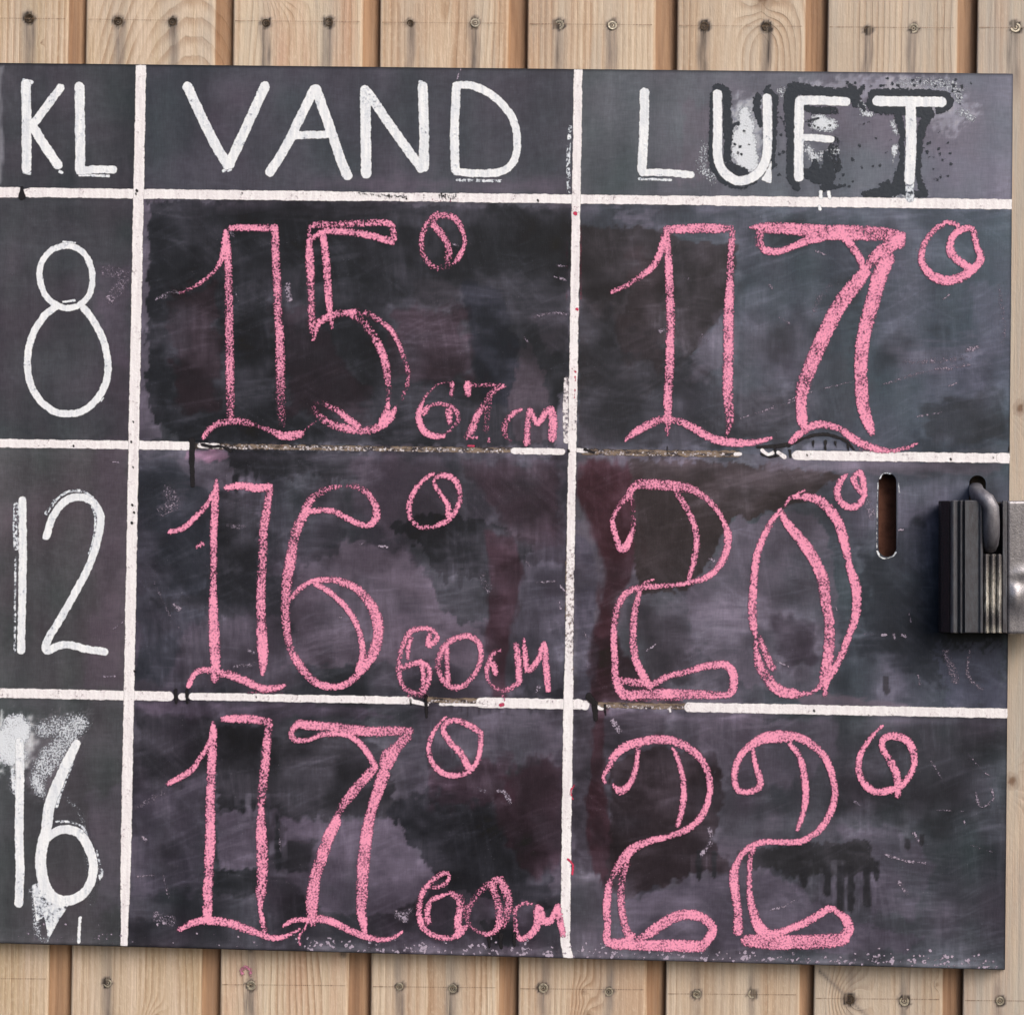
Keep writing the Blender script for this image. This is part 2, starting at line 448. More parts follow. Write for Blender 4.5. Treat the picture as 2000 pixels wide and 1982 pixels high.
    F = np.stack([a[1:, :-1], a[1:, 1:], a[:-1, 1:], a[:-1, :-1]], -1).reshape(-1, 4)
    p = link_mesh("plank", V, F, M_WOOD, wall, None,
                  {"grain": g.ravel(), "stain": st.ravel(), "knot": kn.ravel(), "recess": RCS.ravel(), "grey": np.clip(gr, 0, 1).ravel()}, smooth=True)
    planks.append(p)
planks[9]["label"] = "greyer weathered plank seen beside the right edge of the chalkboard"

# backing behind the planks closes the gaps
def box_verts(x0, x1, y0, y1, offa, offb):
    q = [un(x, y, o) for o in (offa, offb) for (x, y) in ((x0, y1), (x1, y1), (x1, y0), (x0, y0))]
    return np.array(q), [(0, 1, 2, 3), (7, 6, 5, 4), (0, 4, 5, 1), (1, 5, 6, 2), (2, 6, 7, 3), (3, 7, 4, 0)]

def plain(name, c, rough=0.8, metal=0.0, spec=0.3, var=0.25, px=8.0, bstr=0.3, c2=None):
    b = NB(name)
    n = b.noise(b.coord(), PXN / px, 4, 0.6)
    cc = b.mix(b.map(n, 0.35, 0.65), lin(c), lin(c2) if c2 is not None else lin(np.array(c) * (1 - var)))
    b.l(b.pbr(cc, b.map(n, 0.3, 0.7, rough * 0.85, min(1, rough * 1.15)), metal, spec, b.bump(n, bstr, 0.0005)), b.out.inputs[0])
    return b.m
M_BACK = plain("batten_wood", (110, 80, 56))
V, F = box_verts(-720, 2770, -300, 2300, -0.024, -0.045)
link_mesh("backing_board", V, F, M_BACK, wall)

# screws
M_STEEL = plain("zinc_screw", (196, 186, 166), 0.45, 0.35, 0.5, 0.35, 4, 0.4)
M_RUST = plain("rusty_screw", (88, 72, 56), 0.7, 0.3, 0.3, 0.4, 4, 0.6)
M_HOLE = plain("screw_socket", (34, 26, 20), 0.9)
def screw(px, py, bright, rad):
    c = un(px, py, 0)
    r = rad * S * (0.92 if bright > 0.45 else 0.85)
    tilt = (random.uniform(-.12, .12), random.uniform(-.12, .12))
    prof = [(1.0, -0.0004), (1.0, 0.0001), (0.93, 0.00038), (0.62, 0.00030), (0.60, -0.0001), (0.42, -0.0003)]
    n = 24
    Vv = []; Ff = []
    for i, (q, h) in enumerate(prof):
        for j in range(n):
            a = 2 * math.pi * j / n
            rr = q
            x = math.cos(a) * rr * r; z = math.sin(a) * rr * r
            Vv.append((c[0] + x, c[1] - h + x * tilt[0] + z * tilt[1], c[2] + z))
    for i in range(len(prof) - 1):
        for j in range(n):
            Ff.append((i * n + j, i * n + (j + 1) % n, (i + 1) * n + (j + 1) % n, (i + 1) * n + j))
    # pan floor then raised six-lobed centre with socket
    base = (len(prof) - 1) * n
    ctr = len(Vv)
    m = 24
    for q, h in ((0.40, 0.0002), (0.24, 0.00025), (0.20, -0.0012)):
        for j in range(m):
            a = 2 * math.pi * j / m
            rr = q if q > 0.3 else q * (1 + 0.22 * math.cos(6 * a))
            x = math.cos(a) * rr * r; z = math.sin(a) * rr * r
            Vv.append((c[0] + x, c[1] - h + x * tilt[0] + z * tilt[1], c[2] + z))
    for i in range(3):
        A = base if i == 0 else ctr + (i - 1) * m
        Bq = ctr + i * m
        for j in range(m):
            Ff.append((A + j, A + (j + 1) % m, Bq + (j + 1) % m, Bq + j))
    Ff.append(tuple(ctr + 2 * m + j for j in range(m)))
    k = max(i for i in range(12) if (TL[i] if py < 900 else BL[i]) < px)
    o = link_mesh("screw", np.array(Vv), Ff, M_STEEL if bright > 0.35 else M_RUST, planks[k], None, None, False)
    me = o.data; me.materials.append(M_HOLE)
    for p_ in me.polygons:
        vs = [v - ctr for v in p_.vertices]
        if min(vs) >= m or (base <= min(p_.vertices) < ctr): p_.material_index = 1
    if bright <= 0.35: o["label"] = "rusty dark screw head"
    return o
for s_ in SCREWS_T + SCREWS_B: screw(*s_)

# pencil guide lines across the planks
GUIDE_T = [35, 38, 41, 44, 47, 50, 53, 54]; GUIDE_B = [1909, 1911, 1922, 1926, 1930, 1940, 1949, 1953]
for k in range(2, 10):
    for arr, G in ((TL, GUIDE_T), (BL, GUIDE_B)):
        if k == 3 and arr is BL: continue
        x0 = arr[k] + 5; x1 = (TR if arr is TL else BR)[k] - 6
        if arr is TL and k in (3,): x1 = 330
        sheet("pencil_line", [('0', [(x0, G[k - 2]), ((x0 + x1) / 2, G[k - 2] + 1), (x1, G[k - 2] + 2)], 2.0, 0.48)], M_PENCIL, 0.0009, planks[k], step=1.5, pad=2)
sheet("chalk_smear", [('0', [(474, 1903), (472, 1893), (480, 1888), (488, 1893), (489, 1903)], 8, 0.75)], M_CHALK, 0.0012, planks[4], "pink chalk smear above a screw")

# ------------------------------------------------------------ the chalkboard panel
TH = 0.018
board = empty("chalkboard", tuple(un(990, 1866, TH / 2)),
              "large dark chalkboard with white grid and pink chalk temperatures, fixed on the plank wall", "chalkboard")
def Hy(i, x):
    return [375.5 + 0.0121 * x, 865.5 + 0.0142 * x, 1353 + 0.0198 * x][i]
def Vx(i, y):
    return (275.5 - 0.0192 * (y - 124)) if i == 0 else (1128.5 - 0.0158 * (y - 130) + 0.000004 * np.maximum(y - 1200, 0) ** 2)
def top(x): return 124.5 + 0.0106 * x
def bot(x): return 1840.5 + 0.0262 * x
def right(y): return 1978.8 - 0.0090 * (y - 146)

patches = []
def P(col, op, soft, rag, pts, fx=22, fy=22): patches.append((col, op, soft, rag, pts, fx, fy))
# header
P((116, 110, 124), .55, 60, 10, [(1640, 150), (1850, 150), (1940, 220), (1900, 300), (1600, 280), (1420, 170)])
P((190, 192, 204), .55, 22, 16, [(1560, 165), (1700, 152), (1860, 160), (1905, 215), (1850, 262), (1780, 190), (1600, 185)], 9, 9)
P((200, 206, 216), .75, 26, 14, [(1440, 195), (1480, 190), (1490, 330), (1450, 340), (1415, 300), (1430, 240)], 9, 9)
P((106, 98, 110), .5, 20, 16, [(1340, 200), (1395, 210), (1385, 350), (1330, 350)], 12, 30)
P((112, 100, 116), .4, 30, 10, [(600, 345), (1110, 352), (1110, 378), (600, 370)])
# 8 row, water
P((94, 88, 101), .7, 6, 8, [(268, 386), (300, 386), (320, 860), (258, 862)])
P((41, 43, 48), .96, 4, 7, [(290, 394), (1116, 404), (1112, 700), (1099, 770), (1088, 872), (352, 866), (343, 848), (300, 822), (289, 780), (286, 640), (288, 560), (291, 480)], 9, 14)
P((64, 62, 70), .6, 16, 14, [(440, 392), (760, 396), (780, 420), (640, 428), (430, 410)], 40, 8)
P((60, 58, 64), .55, 14, 12, [(815, 545), (885, 548), (912, 640), (905, 740), (840, 720), (800, 640)])
P((60, 44, 53), .55, 22, 20, [(770, 610), (900, 600), (940, 720), (860, 760), (760, 720)])
P((52, 38, 44), .55, 20, 18, [(330, 560), (420, 560), (430, 800), (360, 820), (340, 700)])
P((56, 42, 50), .5, 20, 18, [(540, 600), (590, 600), (720, 760), (700, 830), (560, 800)])
P((34, 38, 47), .7, 12, 8, [(905, 545), (975, 560), (1015, 680), (1000, 790), (945, 800), (925, 700)])
P((70, 62, 70), .75, 5, 8, [(1026, 662), (1050, 700), (1080, 800), (1084, 858), (1005, 862), (995, 780), (1010, 720)], 10, 14)
P((78, 72, 82), .6, 8, 10, [(1040, 620), (1112, 610), (1108, 680), (1070, 690)], 12, 20)
P((98, 95, 108), .9, 6, 6, [(1095, 770), (1112, 755), (1110, 880), (1080, 884), (1085, 830)], 8, 12)
# 8 row, air
P((54, 51, 55), .97, 5, 8, [(1128, 440), (1290, 448), (1335, 470), (1440, 478), (1438, 515), (1418, 580), (1402, 628), (1352, 692), (1318, 725), (1275, 760), (1210, 850), (1128, 872)], 16, 16)
P((52, 53, 59), .85, 40, 20, [(1128, 600), (1290, 660), (1420, 750), (1560, 780), (1590, 872), (1128, 875)])
P((60, 50, 54), .5, 30, 20, [(1240, 470), (1300, 520), (1290, 720), (1210, 690)])
P((92, 87, 99), .55, 14, 14, [(1410, 605), (1440, 620), (1440, 700), (1380, 740), (1345, 740), (1352, 700)])
P((70, 70, 78), .45, 30, 20, [(1440, 650), (1620, 640), (1700, 760), (1640, 850), (1430, 850)])
P((58, 61, 68), .6, 20, 12, [(1800, 790), (1960, 760), (1965, 860), (1820, 868)], 40, 14)
P((112, 108, 124), .5, 12, 14, [(1205, 412), (1275, 414), (1278, 440), (1215, 436)], 18, 8)
P((108, 106, 122), .45, 20, 16, [(1740, 690), (1900, 660), (1910, 700), (1760, 735)], 50, 9)
P((104, 104, 122), .4, 24, 16, [(1890, 560), (1960, 560), (1962, 700), (1900, 700)], 14, 40)
P((104, 106, 120), .8, 6, 6, [(1580, 868), (1640, 866), (1665, 880), (1560, 878)], 14, 8)
P((98, 102, 114), .7, 5, 5, [(1850, 880), (1968, 866), (1970, 890), (1850, 887)], 20, 8)
P((70, 68, 76), .6, 12, 10, [(1130, 830), (1200, 842), (1215, 872), (1130, 872)])
# 12 row, water
P((52, 55, 63), .85, 18, 14, [(272, 900), (360, 890), (440, 930), (420, 1180), (360, 1240), (330, 1330), (268, 1330)], 14, 30)
P((86, 82, 94), .5, 12, 12, [(320, 955), (370, 950), (360, 1000), (310, 1000)], 40, 8)
P((150, 112, 138), .85, 4, 5, [(366, 878), (424, 875), (452, 893), (402, 905), (366, 896)], 9, 9)
P((92, 86, 98), .7, 10, 8, [(350, 900), (470, 903), (455, 960), (380, 950)])
P((44, 45, 50), .9, 5, 10, [(455, 876), (720, 880), (700, 935), (640, 942), (600, 920), (560, 940), (500, 925), (470, 940), (452, 910)], 10, 16)
P((76, 67, 78), .6, 20, 14, [(690, 895), (860, 890), (900, 960), (880, 1030), (760, 1050), (700, 980)])
P((45, 46, 51), .92, 5, 10, [(424, 962), (505, 960), (502, 1168), (462, 1172), (440, 1182), (418, 1150)], 8, 14)
P((48, 49, 55), .85, 5, 9, [(300, 1172), (400, 1160), (395, 1120), (560, 1120), (558, 1200), (430, 1210), (380, 1182), (330, 1198)], 10, 16)
P((74, 70, 80), .7, 14, 12, [(430, 1210), (555, 1205), (565, 1330), (360, 1335), (350, 1250)])
P((88, 80, 92), .85, 9, 12, [(600, 1085), (690, 1052), (790, 1076), (830, 1120), (870, 1170), (960, 1255), (965, 1300), (760, 1296), (560, 1300), (575, 1160)], 20, 14)
P((52, 52, 59), .8, 8, 10, [(560, 1040), (640, 1020), (690, 1035), (660, 1080), (600, 1098)], 14, 14)
P((58, 60, 66), .85, 5, 9, [(790, 1062), (840, 1115), (860, 1180), (900, 1222), (945, 1215), (975, 1180), (975, 1110), (900, 1100)], 10, 12)
P((41, 42, 47), .96, 4, 10, [(765, 1030), (830, 1000), (900, 1005), (960, 1020), (1042, 1062), (1020, 1102), (968, 1122), (940, 1132), (905, 1120), (868, 1128), (848, 1110), (830, 1075)], 10, 12)
P((58, 40, 48), .85, 10, 8, [(952, 1040), (1012, 1060), (1022, 1130), (1006, 1200), (988, 1290), (985, 1355), (958, 1362), (950, 1210), (966, 1150)], 14, 40)
P((66, 48, 57), .5, 30, 16, [(900, 900), (1090, 900), (1095, 1060), (1000, 1060)])
P((82, 80, 92), .8, 9, 10, [(1020, 1128), (1070, 1092), (1104, 1100), (1104, 1345), (1010, 1352), (1006, 1230)], 14, 26)
# 12 row, air
P((66, 64, 76), .8, 14, 10, [(1124, 1050), (1168, 1060), (1172, 1360), (1122, 1360)], 14, 40)
P((60, 36, 43), .9, 16, 12, [(1128, 900), (1260, 905), (1252, 1100), (1206, 1170), (1196, 1260), (1200, 1372), (1150, 1372), (1166, 1280), (1176, 1090), (1134, 1000)], 20, 40)
P((48, 34, 40), .8, 14, 10, [(1160, 1240), (1200, 1250), (1330, 1378), (1150, 1374)])
P((60, 53, 55), .95, 4, 9, [(1232, 898), (1560, 912), (1640, 930), (1580, 975), (1510, 992), (1462, 1014), (1438, 1002), (1412, 1040), (1384, 1104), (1345, 1150), (1256, 1162), (1238, 1100)], 12, 12)
P((98, 93, 106), .9, 6, 8, [(1386, 1106), (1414, 1042), (1440, 1006), (1464, 1018), (1540, 992), (1600, 1010), (1630, 1100), (1640, 1300), (1570, 1372), (1440, 1330), (1350, 1260), (1340, 1150)], 16, 16)
P((66, 62, 70), .6, 24, 16, [(1240, 1180), (1340, 1200), (1370, 1340), (1260, 1330)])
P((56, 50, 60), .7, 24, 12, [(1510, 1210), (1580, 1200), (1600, 1290), (1530, 1300)])
P((50, 54, 62), .85, 40, 20, [(1680, 1080), (1830, 1000), (1960, 1240), (1960, 1330), (1780, 1320), (1690, 1270)])
P((86, 88, 106), .65, 16, 20, [(1835, 1262), (1964, 1256), (1964, 1388), (1850, 1388)], 7, 7)
P((100, 94, 106), .7, 8, 6, [(1500, 893), (1960, 905), (1960, 925), (1700, 925), (1500, 915)], 30, 10)
P((104, 94, 106), .8, 7, 6, [(1560, 1362), (1640, 1355), (1770, 1376), (1770, 1386), (1560, 1382)], 30, 10)
# 16 row, water
P((80, 72, 86), .7, 10, 8, [(268, 1372), (700, 1376), (760, 1400), (500, 1402), (300, 1398)])
P((52, 52, 58), .7, 20, 12, [(262, 1400), (420, 1395), (410, 1560), (300, 1560)])
P((82, 76, 90), .5, 22, 14, [(262, 1560), (400, 1520), (410, 1740), (262, 1740)])
P((47, 47, 52), .96, 4, 8, [(424, 1415), (516, 1415), (512, 1570), (482, 1572), (468, 1585), (440, 1578), (425, 1582)], 8, 10)
P((90, 83, 97), .85, 4, 6, [(420, 1590), (508, 1575), (510, 1695), (428, 1700)], 8, 10)
P((42, 44, 48), .95, 4, 7, [(416, 1698), (505, 1694), (502, 1742), (462, 1752), (440, 1745), (415, 1748)], 8, 9)
P((49, 49, 54), .92, 6, 10, [(524, 1440), (700, 1432), (764, 1470), (772, 1590), (730, 1602), (690, 1590), (640, 1608), (600, 1592), (560, 1600), (520, 1568)], 12, 14)
P((88, 81, 95), .85, 8, 10, [(555, 1602), (660, 1606), (760, 1592), (790, 1620), (850, 1700), (835, 1740), (770, 1790), (640, 1780), (560, 1720)], 16, 16)
P((50, 50, 55), .8, 8, 9, [(530, 1690), (600, 1700), (620, 1640), (560, 1640)])
P((92, 88, 100), .65, 14, 14, [(850, 1380), (1106, 1388), (1104, 1470), (1000, 1500), (900, 1490), (850, 1440)], 6, 60)
P((43, 44, 50), .96, 5, 10, [(760, 1580), (830, 1540), (940, 1545), (1020, 1600), (1080, 1700), (1070, 1770), (980, 1760), (880, 1740), (840, 1696), (800, 1640)], 14, 14)
P((62, 45, 54), .7, 22, 16, [(1030, 1480), (1104, 1490), (1104, 1660), (1050, 1720), (990, 1650), (960, 1560)])
P((72, 50, 62), .5, 20, 16, [(840, 1500), (1000, 1480), (1000, 1560), (850, 1580)])
P((36, 38, 42), .9, 5, 6, [(940, 1800), (1010, 1795), (1008, 1845), (985, 1850), (960, 1842)], 8, 8)
# 16 row, air
P((56, 52, 60), .8, 20, 12, [(1120, 1380), (1300, 1390), (1260, 1700), (1122, 1700)])
P((58, 38, 45), .85, 9, 8, [(1162, 1384), (1184, 1386), (1180, 1520), (1196, 1620), (1206, 1700), (1180, 1728), (1152, 1668), (1146, 1560), (1158, 1480)], 12, 30)
P((51, 44, 49), .94, 6, 10, [(1196, 1490), (1260, 1460), (1400, 1470), (1410, 1560), (1395, 1640), (1430, 1700), (1350, 1706), (1290, 1730), (1222, 1752), (1178, 1720), (1190, 1620)], 16, 16)
P((90, 84, 97), .7, 16, 12, [(1362, 1400), (1640, 1405), (1640, 1470), (1560, 1530), (1500, 1540), (1450, 1500), (1375, 1500)])
P((84, 79, 92), .85, 7, 10, [(1228, 1756), (1300, 1734), (1352, 1712), (1420, 1716), (1500, 1700), (1530, 1716), (1640, 1790), (1800, 1830), (1780, 1858), (1300, 1850), (1200, 1840)], 14, 14)
P((88, 82, 96), .6, 16, 14, [(1640, 1620), (1740, 1600), (1830, 1690), (1790, 1790), (1700, 1790)])
P((50, 50, 54), .95, 4, 7, [(1440, 1660), (1560, 1650), (1700, 1640), (1712, 1700), (1640, 1712), (1600, 1708), (1560, 1716), (1520, 1700), (1460, 1690)], 8, 9)
for x_, a_, b_, w_ in ((1537, 1690, 1714, 6), (1570, 1690, 1736, 6), (1616, 1690, 1750, 6), (1642, 1690, 1782, 7), (1662, 1690, 1782, 6), (1693, 1690, 1772, 7),
                       (1772, 1635, 1660, 5), (1800, 1630, 1652, 5), (1712, 1680, 1718, 5), (1365, 1660, 1718, 5), (1395, 1660, 1716, 5), (1730, 1320, 1356, 6)):
    P((48, 48, 53), .95, 3, 2, [(x_ - w_, a_), (x_ + w_, a_), (x_ + w_ + 1, b_ - 5), (x_, b_ + 2), (x_ - w_, b_ - 5)], 8, 14)
for x_, a_, b_, w_ in ((474, 1560, 1588, 5), (495, 1560, 1582, 5), (542, 1590, 1660, 5), (543, 1650, 1700, 7), (870, 1100, 1142, 5), (900, 1110, 1150, 6), (950, 1115, 1150, 5), (460, 925, 960, 6), (500, 915, 938, 5)):
    P((44, 45, 50), .9, 3, 2, [(x_ - w_, a_), (x_ + w_, a_), (x_ + w_, b_ - 5), (x_, b_ + 2), (x_ - w_, b_ - 5)], 8, 14)
# KL column
P((92, 82, 96), .55, 26, 16, [(185, 520), (255, 520), (252, 720), (200, 700)])
P((96, 86, 98), .5, 24, 16, [(190, 870), (250, 870), (248, 1340), (160, 1340), (190, 1150)], 18, 60)
P((100, 92, 106), .4, 22, 14, [(170, 1550), (245, 1540), (243, 1780), (190, 1780)])
P((214, 220, 226), .9, 24, 14, [(-20, 1405), (52, 1400), (66, 1440), (52, 1490), (10, 1500), (-20, 1490)], 12, 12)
P((150, 144, 152), .35, 18, 18, [(60, 1410), (170, 1390), (150, 1450), (90, 1560), (50, 1540)], 5, 5)
P((130, 130, 138), .75, 6, 6, [(-24, 130), (7, 130), (8, 360), (-24, 360)], 10, 60)

def paint(X, Y):
    X = np.asarray(X, float); Y = np.asarray(Y, float)
    c = np.zeros(X.shape + (3,)); A = lambda t: np.array(t, float)
    v0 = X > Vx(0, Y); v1 = X > Vx(1, Y)
    row = (Y > Hy(0, X)).astype(int) + (Y > Hy(1, X)) + (Y > Hy(2, X))
    colr = v0.astype(int) + v1
    t = np.clip((X - 1100) / 850, 0, 1)[:, None]; tl = np.clip(X / 1100, 0, 1)[:, None]
    BASE = {(0, 0): A((72, 73, 79)), (0, 1): A((77, 77, 86)), (1, 0): A((75, 75, 81)), (2, 0): A((84, 83, 87)), (3, 0): A((79, 79, 83)),
            (1, 1): A((58, 57, 64)), (2, 1): A((60, 59, 67)), (3, 1): A((60, 58, 66))}
    for (r_, c_), v in BASE.items(): c[(row == r_) & (colr == c_)] = v
    grad = {0: ((88, 92, 98), (112, 113, 128)), 1: ((72, 75, 83), (76, 84, 97)), 2: ((80, 77, 85), (74, 81, 92)), 3: ((72, 69, 78), (64, 67, 74))}
    for r_, (a_, b_) in grad.items():
        m = (row == r_) & (colr == 2)
        c[m] = (A(a_) * (1 - t) + A(b_) * t)[m]
    # old brushed coats: vertical bands in the header and time column, broad wiping marks elsewhere
    up = (fbm(X / 34, Y / 420, 1, 4) - 0.5); wide = (fbm(X / 150, Y / 150, 2, 4) - 0.5)
    c += (up * 22 + wide * 16)[:, None]
    tint = (fbm(X / 110, Y / 130, 3, 3) - 0.5)
    c += tint[:, None] * A((12, -3, 4))
    for (col, op, soft, rag, pts, fx, fy) in patches:
        pa = np.array(pts, float); mr = soft + rag * 2 + 4
        w_ = np.nonzero((X > pa[:, 0].min() - mr) & (X < pa[:, 0].max() + mr) & (Y > pa[:, 1].min() - mr) & (Y < pa[:, 1].max() + mr))[0]
        if len(w_) == 0: continue
        x = X[w_]; y = Y[w_]
        sd_ = sdf_poly(pts, x, y) + (fbm(x / fx, y / fy, int(pa[0, 0]) % 97, 3) - 0.5) * rag * 3.2
        vary = np.clip(0.25 + 1.35 * fbm(x / 70, y / 55, int(pa[0, 1]) % 89, 3), 0.3, 1.0)
        m = sstep(-soft / 2, soft / 2, sd_) * op * (vary if op < 0.95 else (0.72 + 0.28 * vary))
        if sum(col) < 190:
            band = np.exp(-((sd_ + 9) / 11) ** 2) * (sd_ < 0) * sstep(.35, .7, fbm(x / 30, y / 30, 5, 2))
            c[w_] += (band * 13)[:, None] * A((1, .95, 1.08))
        tex = 1 + (fbm(x / 40, y / 60, 13, 4) - 0.5) * 0.22
        c[w_] = c[w_] * (1 - m)[:, None] + (A(col) * tex[:, None]) * m[:, None]
    # dusty wiping marks in several directions (chalk residue)
    area = (colr > 0) & (row > 0)
    dust = np.zeros(X.shape)
    for i, (ang, n_, s1, s2, amt) in enumerate(((-12, 6, 130, 7, 20), (8, 5, 90, 6, 16), (80, 5, 110, 7, 14), (40, 4, 80, 6, 14), (-25, 4, 100, 6, 14))):
        a = R_(ang); bend = (fbm(X / 260, Y / 260, 60 + i, 2) - 0.5) * 50
        u = X * math.cos(a) + Y * math.sin(a); v = -X * math.sin(a) + Y * math.cos(a) + bend
        f = fbm(u / s1, v / s2, 20 + i * 3, 3)
        zone = sstep(0.5, 0.66, fbm(X / 130, Y / 110, 33 + i, 3))
        k_ = sstep(0.5, 0.8, f) * zone * amt * np.where(area, 1.6, 0.55)
        c += (k_ * 0.34)[:, None] * A((1.0, 0.97, 1.1)); dust += k_ / 70
    haze = sstep(0.42, 0.72, fbm(X / 105, Y / 80, 140, 4)) * np.where(area, 1.0, 0.25)
    brush = 0.45 + 1.1 * fbm(X / 70, Y / 7, 141, 3)
    brush2 = 0.45 + 1.1 * fbm(X / 6, Y / 80, 142, 3)
    sel = sstep(.4, .6, fbm(X / 160, Y / 160, 143, 2))
    c += (haze * 24 * (brush * sel + brush2 * (1 - sel)))[:, None] * A((1.0, 0.93, 1.06))
    low = sstep(0.5, 0.8, fbm(X / 90, Y / 110, 144, 3)) * np.where(area, 1.0, 0.2)
    c = c * (1 - 0.22 * low)[:, None]
    dark_grain = (fbm(X / 9, Y / 9, 8, 3) - 0.5) * 8
    c += dark_grain[:, None]
    # chalk dust gathered along the bottom edge and beside the lines
    be = np.clip(1 - (bot(X) - Y) / 34, 0, 1) * np.where(X > 600, 1, .45)
    c += (be ** 1.4 * (12 + 70 * fbm(X / 14, Y / 12, 4, 3)))[:, None] * A((1, 1, 1.05)) * 0.8
    dust += be * 0.8
    for i in range(3):
        dl = Y - Hy(i, X)
        c += (np.where(area, 1, .3) * 16 * np.exp(-((dl - 18) / 9) ** 2) * sstep(.35, .65, fbm(X / 60, Y / 20, 70 + i, 2)))[:, None] * A((1.05, .92, 1.1))
    # thin darker edge of the panel
    ed = np.minimum.reduce([Y - top(X), bot(X) - Y, right(Y) - X])
    c = c * (1 - 0.35 * np.clip(1 - ed / 4.0, 0, 1))[:, None]
    mean = c.mean(1, keepdims=True)
    c = np.where(c < 150, 59 + (mean + (c * A((0.985, 0.99, 1.0)) - mean) * 0.95 - 70) * 1.12, c)
    c = np.clip(c, 22, 240)
    return lin(c), np.clip(dust, 0, 1)

step = 3.0
us = np.arange(-140, 1979, step); vs = np.linspace(0, 1, 575)
us = np.append(us[us < 1976], 1977.5)
UX, VV = np.meshgrid(us, vs)
fr = (UX + 140) / 2117.5
GY = top(UX) * (1 - VV) + bot(UX) * VV
GX = -140 + fr * (right(GY) - 1.2 + 140)
ny_, nx_ = GX.shape
# slots
def slot(cx, y0, y1, r, n=26):
    p = []
    for j in range(n): a = math.pi + math.pi * j / (n - 1); p.append((cx + r * math.cos(a), y0 + r + r * math.sin(a)))
    for j in range(n): a = math.pi * j / (n - 1); p.append((cx + r * math.cos(a), y1 - r + r * math.sin(a)))
    return p
SLOTS = [slot(1733, 923, 1088, 18.2), slot(1909, 928, 1100, 17)]
# patch of the grid that holds the slots
i0 = int(np.argmin(abs(GX[ny_ // 2] - 1690))); i1 = int(np.argmin(abs(GX[ny_ // 2] - 1950)))
j0 = int(np.argmin(abs(GY[:, i0] - 900))); j1 = int(np.argmin(abs(GY[:, i0] - 1120)))
full = np.arange(ny_ * nx_).reshape(ny_, nx_)
inside = np.zeros((ny_, nx_), bool); inside[j0 + 1:j1, i0 + 1:i1] = True
keepv = ~inside
remap = -np.ones(ny_ * nx_, int); remap[full[keepv]] = np.arange(keepv.sum())
PX = GX[keepv]; PY = GY[keepv]
cellm = np.ones((ny_ - 1, nx_ - 1), bool); cellm[j0:j1, i0:i1] = False
jj, ii = np.nonzero(cellm)
Fq = np.stack([remap[full[jj + 1, ii]], remap[full[jj + 1, ii + 1]], remap[full[jj, ii + 1]], remap[full[jj, ii]]], -1)
per = [(j0, i) for i in range(i0, i1)] + [(j, i1) for j in range(j0, j1)] + [(j1, i) for i in range(i1, i0, -1)] + [(j, i0) for j in range(j1, j0, -1)]
cv = [(GX[j, i], GY[j, i]) for j, i in per]; cid = [int(remap[full[j, i]]) for j, i in per]
ce = [(k_, (k_ + 1) % len(per)) for k_ in range(len(per))]
newpx, newpy = [], []
nb = len(PX)
def addv(x, y):
    newpx.append(x); newpy.append(y); cv.append((x, y)); cid.append(nb + len(newpx) - 1)
slot_ids = []
for sl in SLOTS:
    s0 = len(cv)
    for x, y in sl: addv(x, y)
    slot_ids.append([cid[s0 + q] for q in range(len(sl))])
    ce += [(s0 + q, s0 + (q + 1) % len(sl)) for q in range(len(sl))]
ix = GX[inside]; iy = GY[inside]
dmin = np.maximum.reduce([sdf_poly(s_, ix, iy) for s_ in SLOTS])
for x, y in zip(ix[dmin < -2.0], iy[dmin < -2.0]): addv(float(x), float(y))
rv, re_, rf, ov, oe, of = delaunay_2d_cdt([Vector(q) for q in cv], ce, [], 0, 1e-5)
vm = [cid[o[0]] if o else None for o in ov]
tri = []
cen = []
for f in rf:
    if any(vm[q] is None for q in f): continue
    tri.append([vm[q] for q in f]); cen.append((sum(rv[q][0] for q in f) / len(f), sum(rv[q][1] for q in f) / len(f)))
cen = np.array(cen)
okm = np.maximum.reduce([sdf_poly(s_, cen[:, 0], cen[:, 1]) for s_ in SLOTS]) < 0
AX = np.concatenate([PX, newpx]); AY = np.concatenate([PY, newpy])
TR_ = []
for f, ok in zip(tri, okm):
    if not ok: continue
    a, b_, c_ = f[:3]
    ar = (AX[b_] - AX[a]) * (AY[c_] - AY[a]) - (AX[c_] - AX[a]) * (AY[b_] - AY[a])
    TR_.append([a, b_, c_] if ar < 0 else [a, c_, b_])
V = un(AX, AY, TH)
F = Fq.tolist() + TR_
# rims: outer and slots
colv, dustv = paint(AX, AY)
EXX, EXY, EXO, EXC = [], [], [], []
base_n = len(AX)
def rim(loop, ox, oy, closed=True, out=1.2):
    """loop ids, ox/oy outward unit vectors; builds a rounded arris and a side wall back to the wall"""
    rows_ = [np.array(loop)]
    for (dist, o_) in ((out * 0.7, TH - 0.00015), (out, TH - 0.0006), (out, 0.0004)):
        ids = []
        for q, (a, b_) in enumerate(zip(ox, oy)):
            EXX.append(AX[loop[q]] + a * dist); EXY.append(AY[loop[q]] + b_ * dist); EXO.append(o_)
            EXC.append(loop[q]); ids.append(base_n + len(EXX) - 1)
        rows_.append(np.array(ids))
    n = len(loop)
    for r1, r2 in zip(rows_[:-1], rows_[1:]):
        for q in range(n if closed else n - 1):
            F.append([int(r1[q]), int(r1[(q + 1) % n]), int(r2[(q + 1) % n]), int(r2[q])])
outer = [full[0, i] for i in range(0, nx_ - 1)] + [full[j, nx_ - 1] for j in range(0, ny_ - 1)] + [full[ny_ - 1, i] for i in range(nx_ - 1, 0, -1)] + [full[j, 0] for j in range(ny_ - 1, 0, -1)]
ox = [0] * (nx_ - 1) + [1] * (ny_ - 1) + [0] * (nx_ - 1) + [-1] * (ny_ - 1)
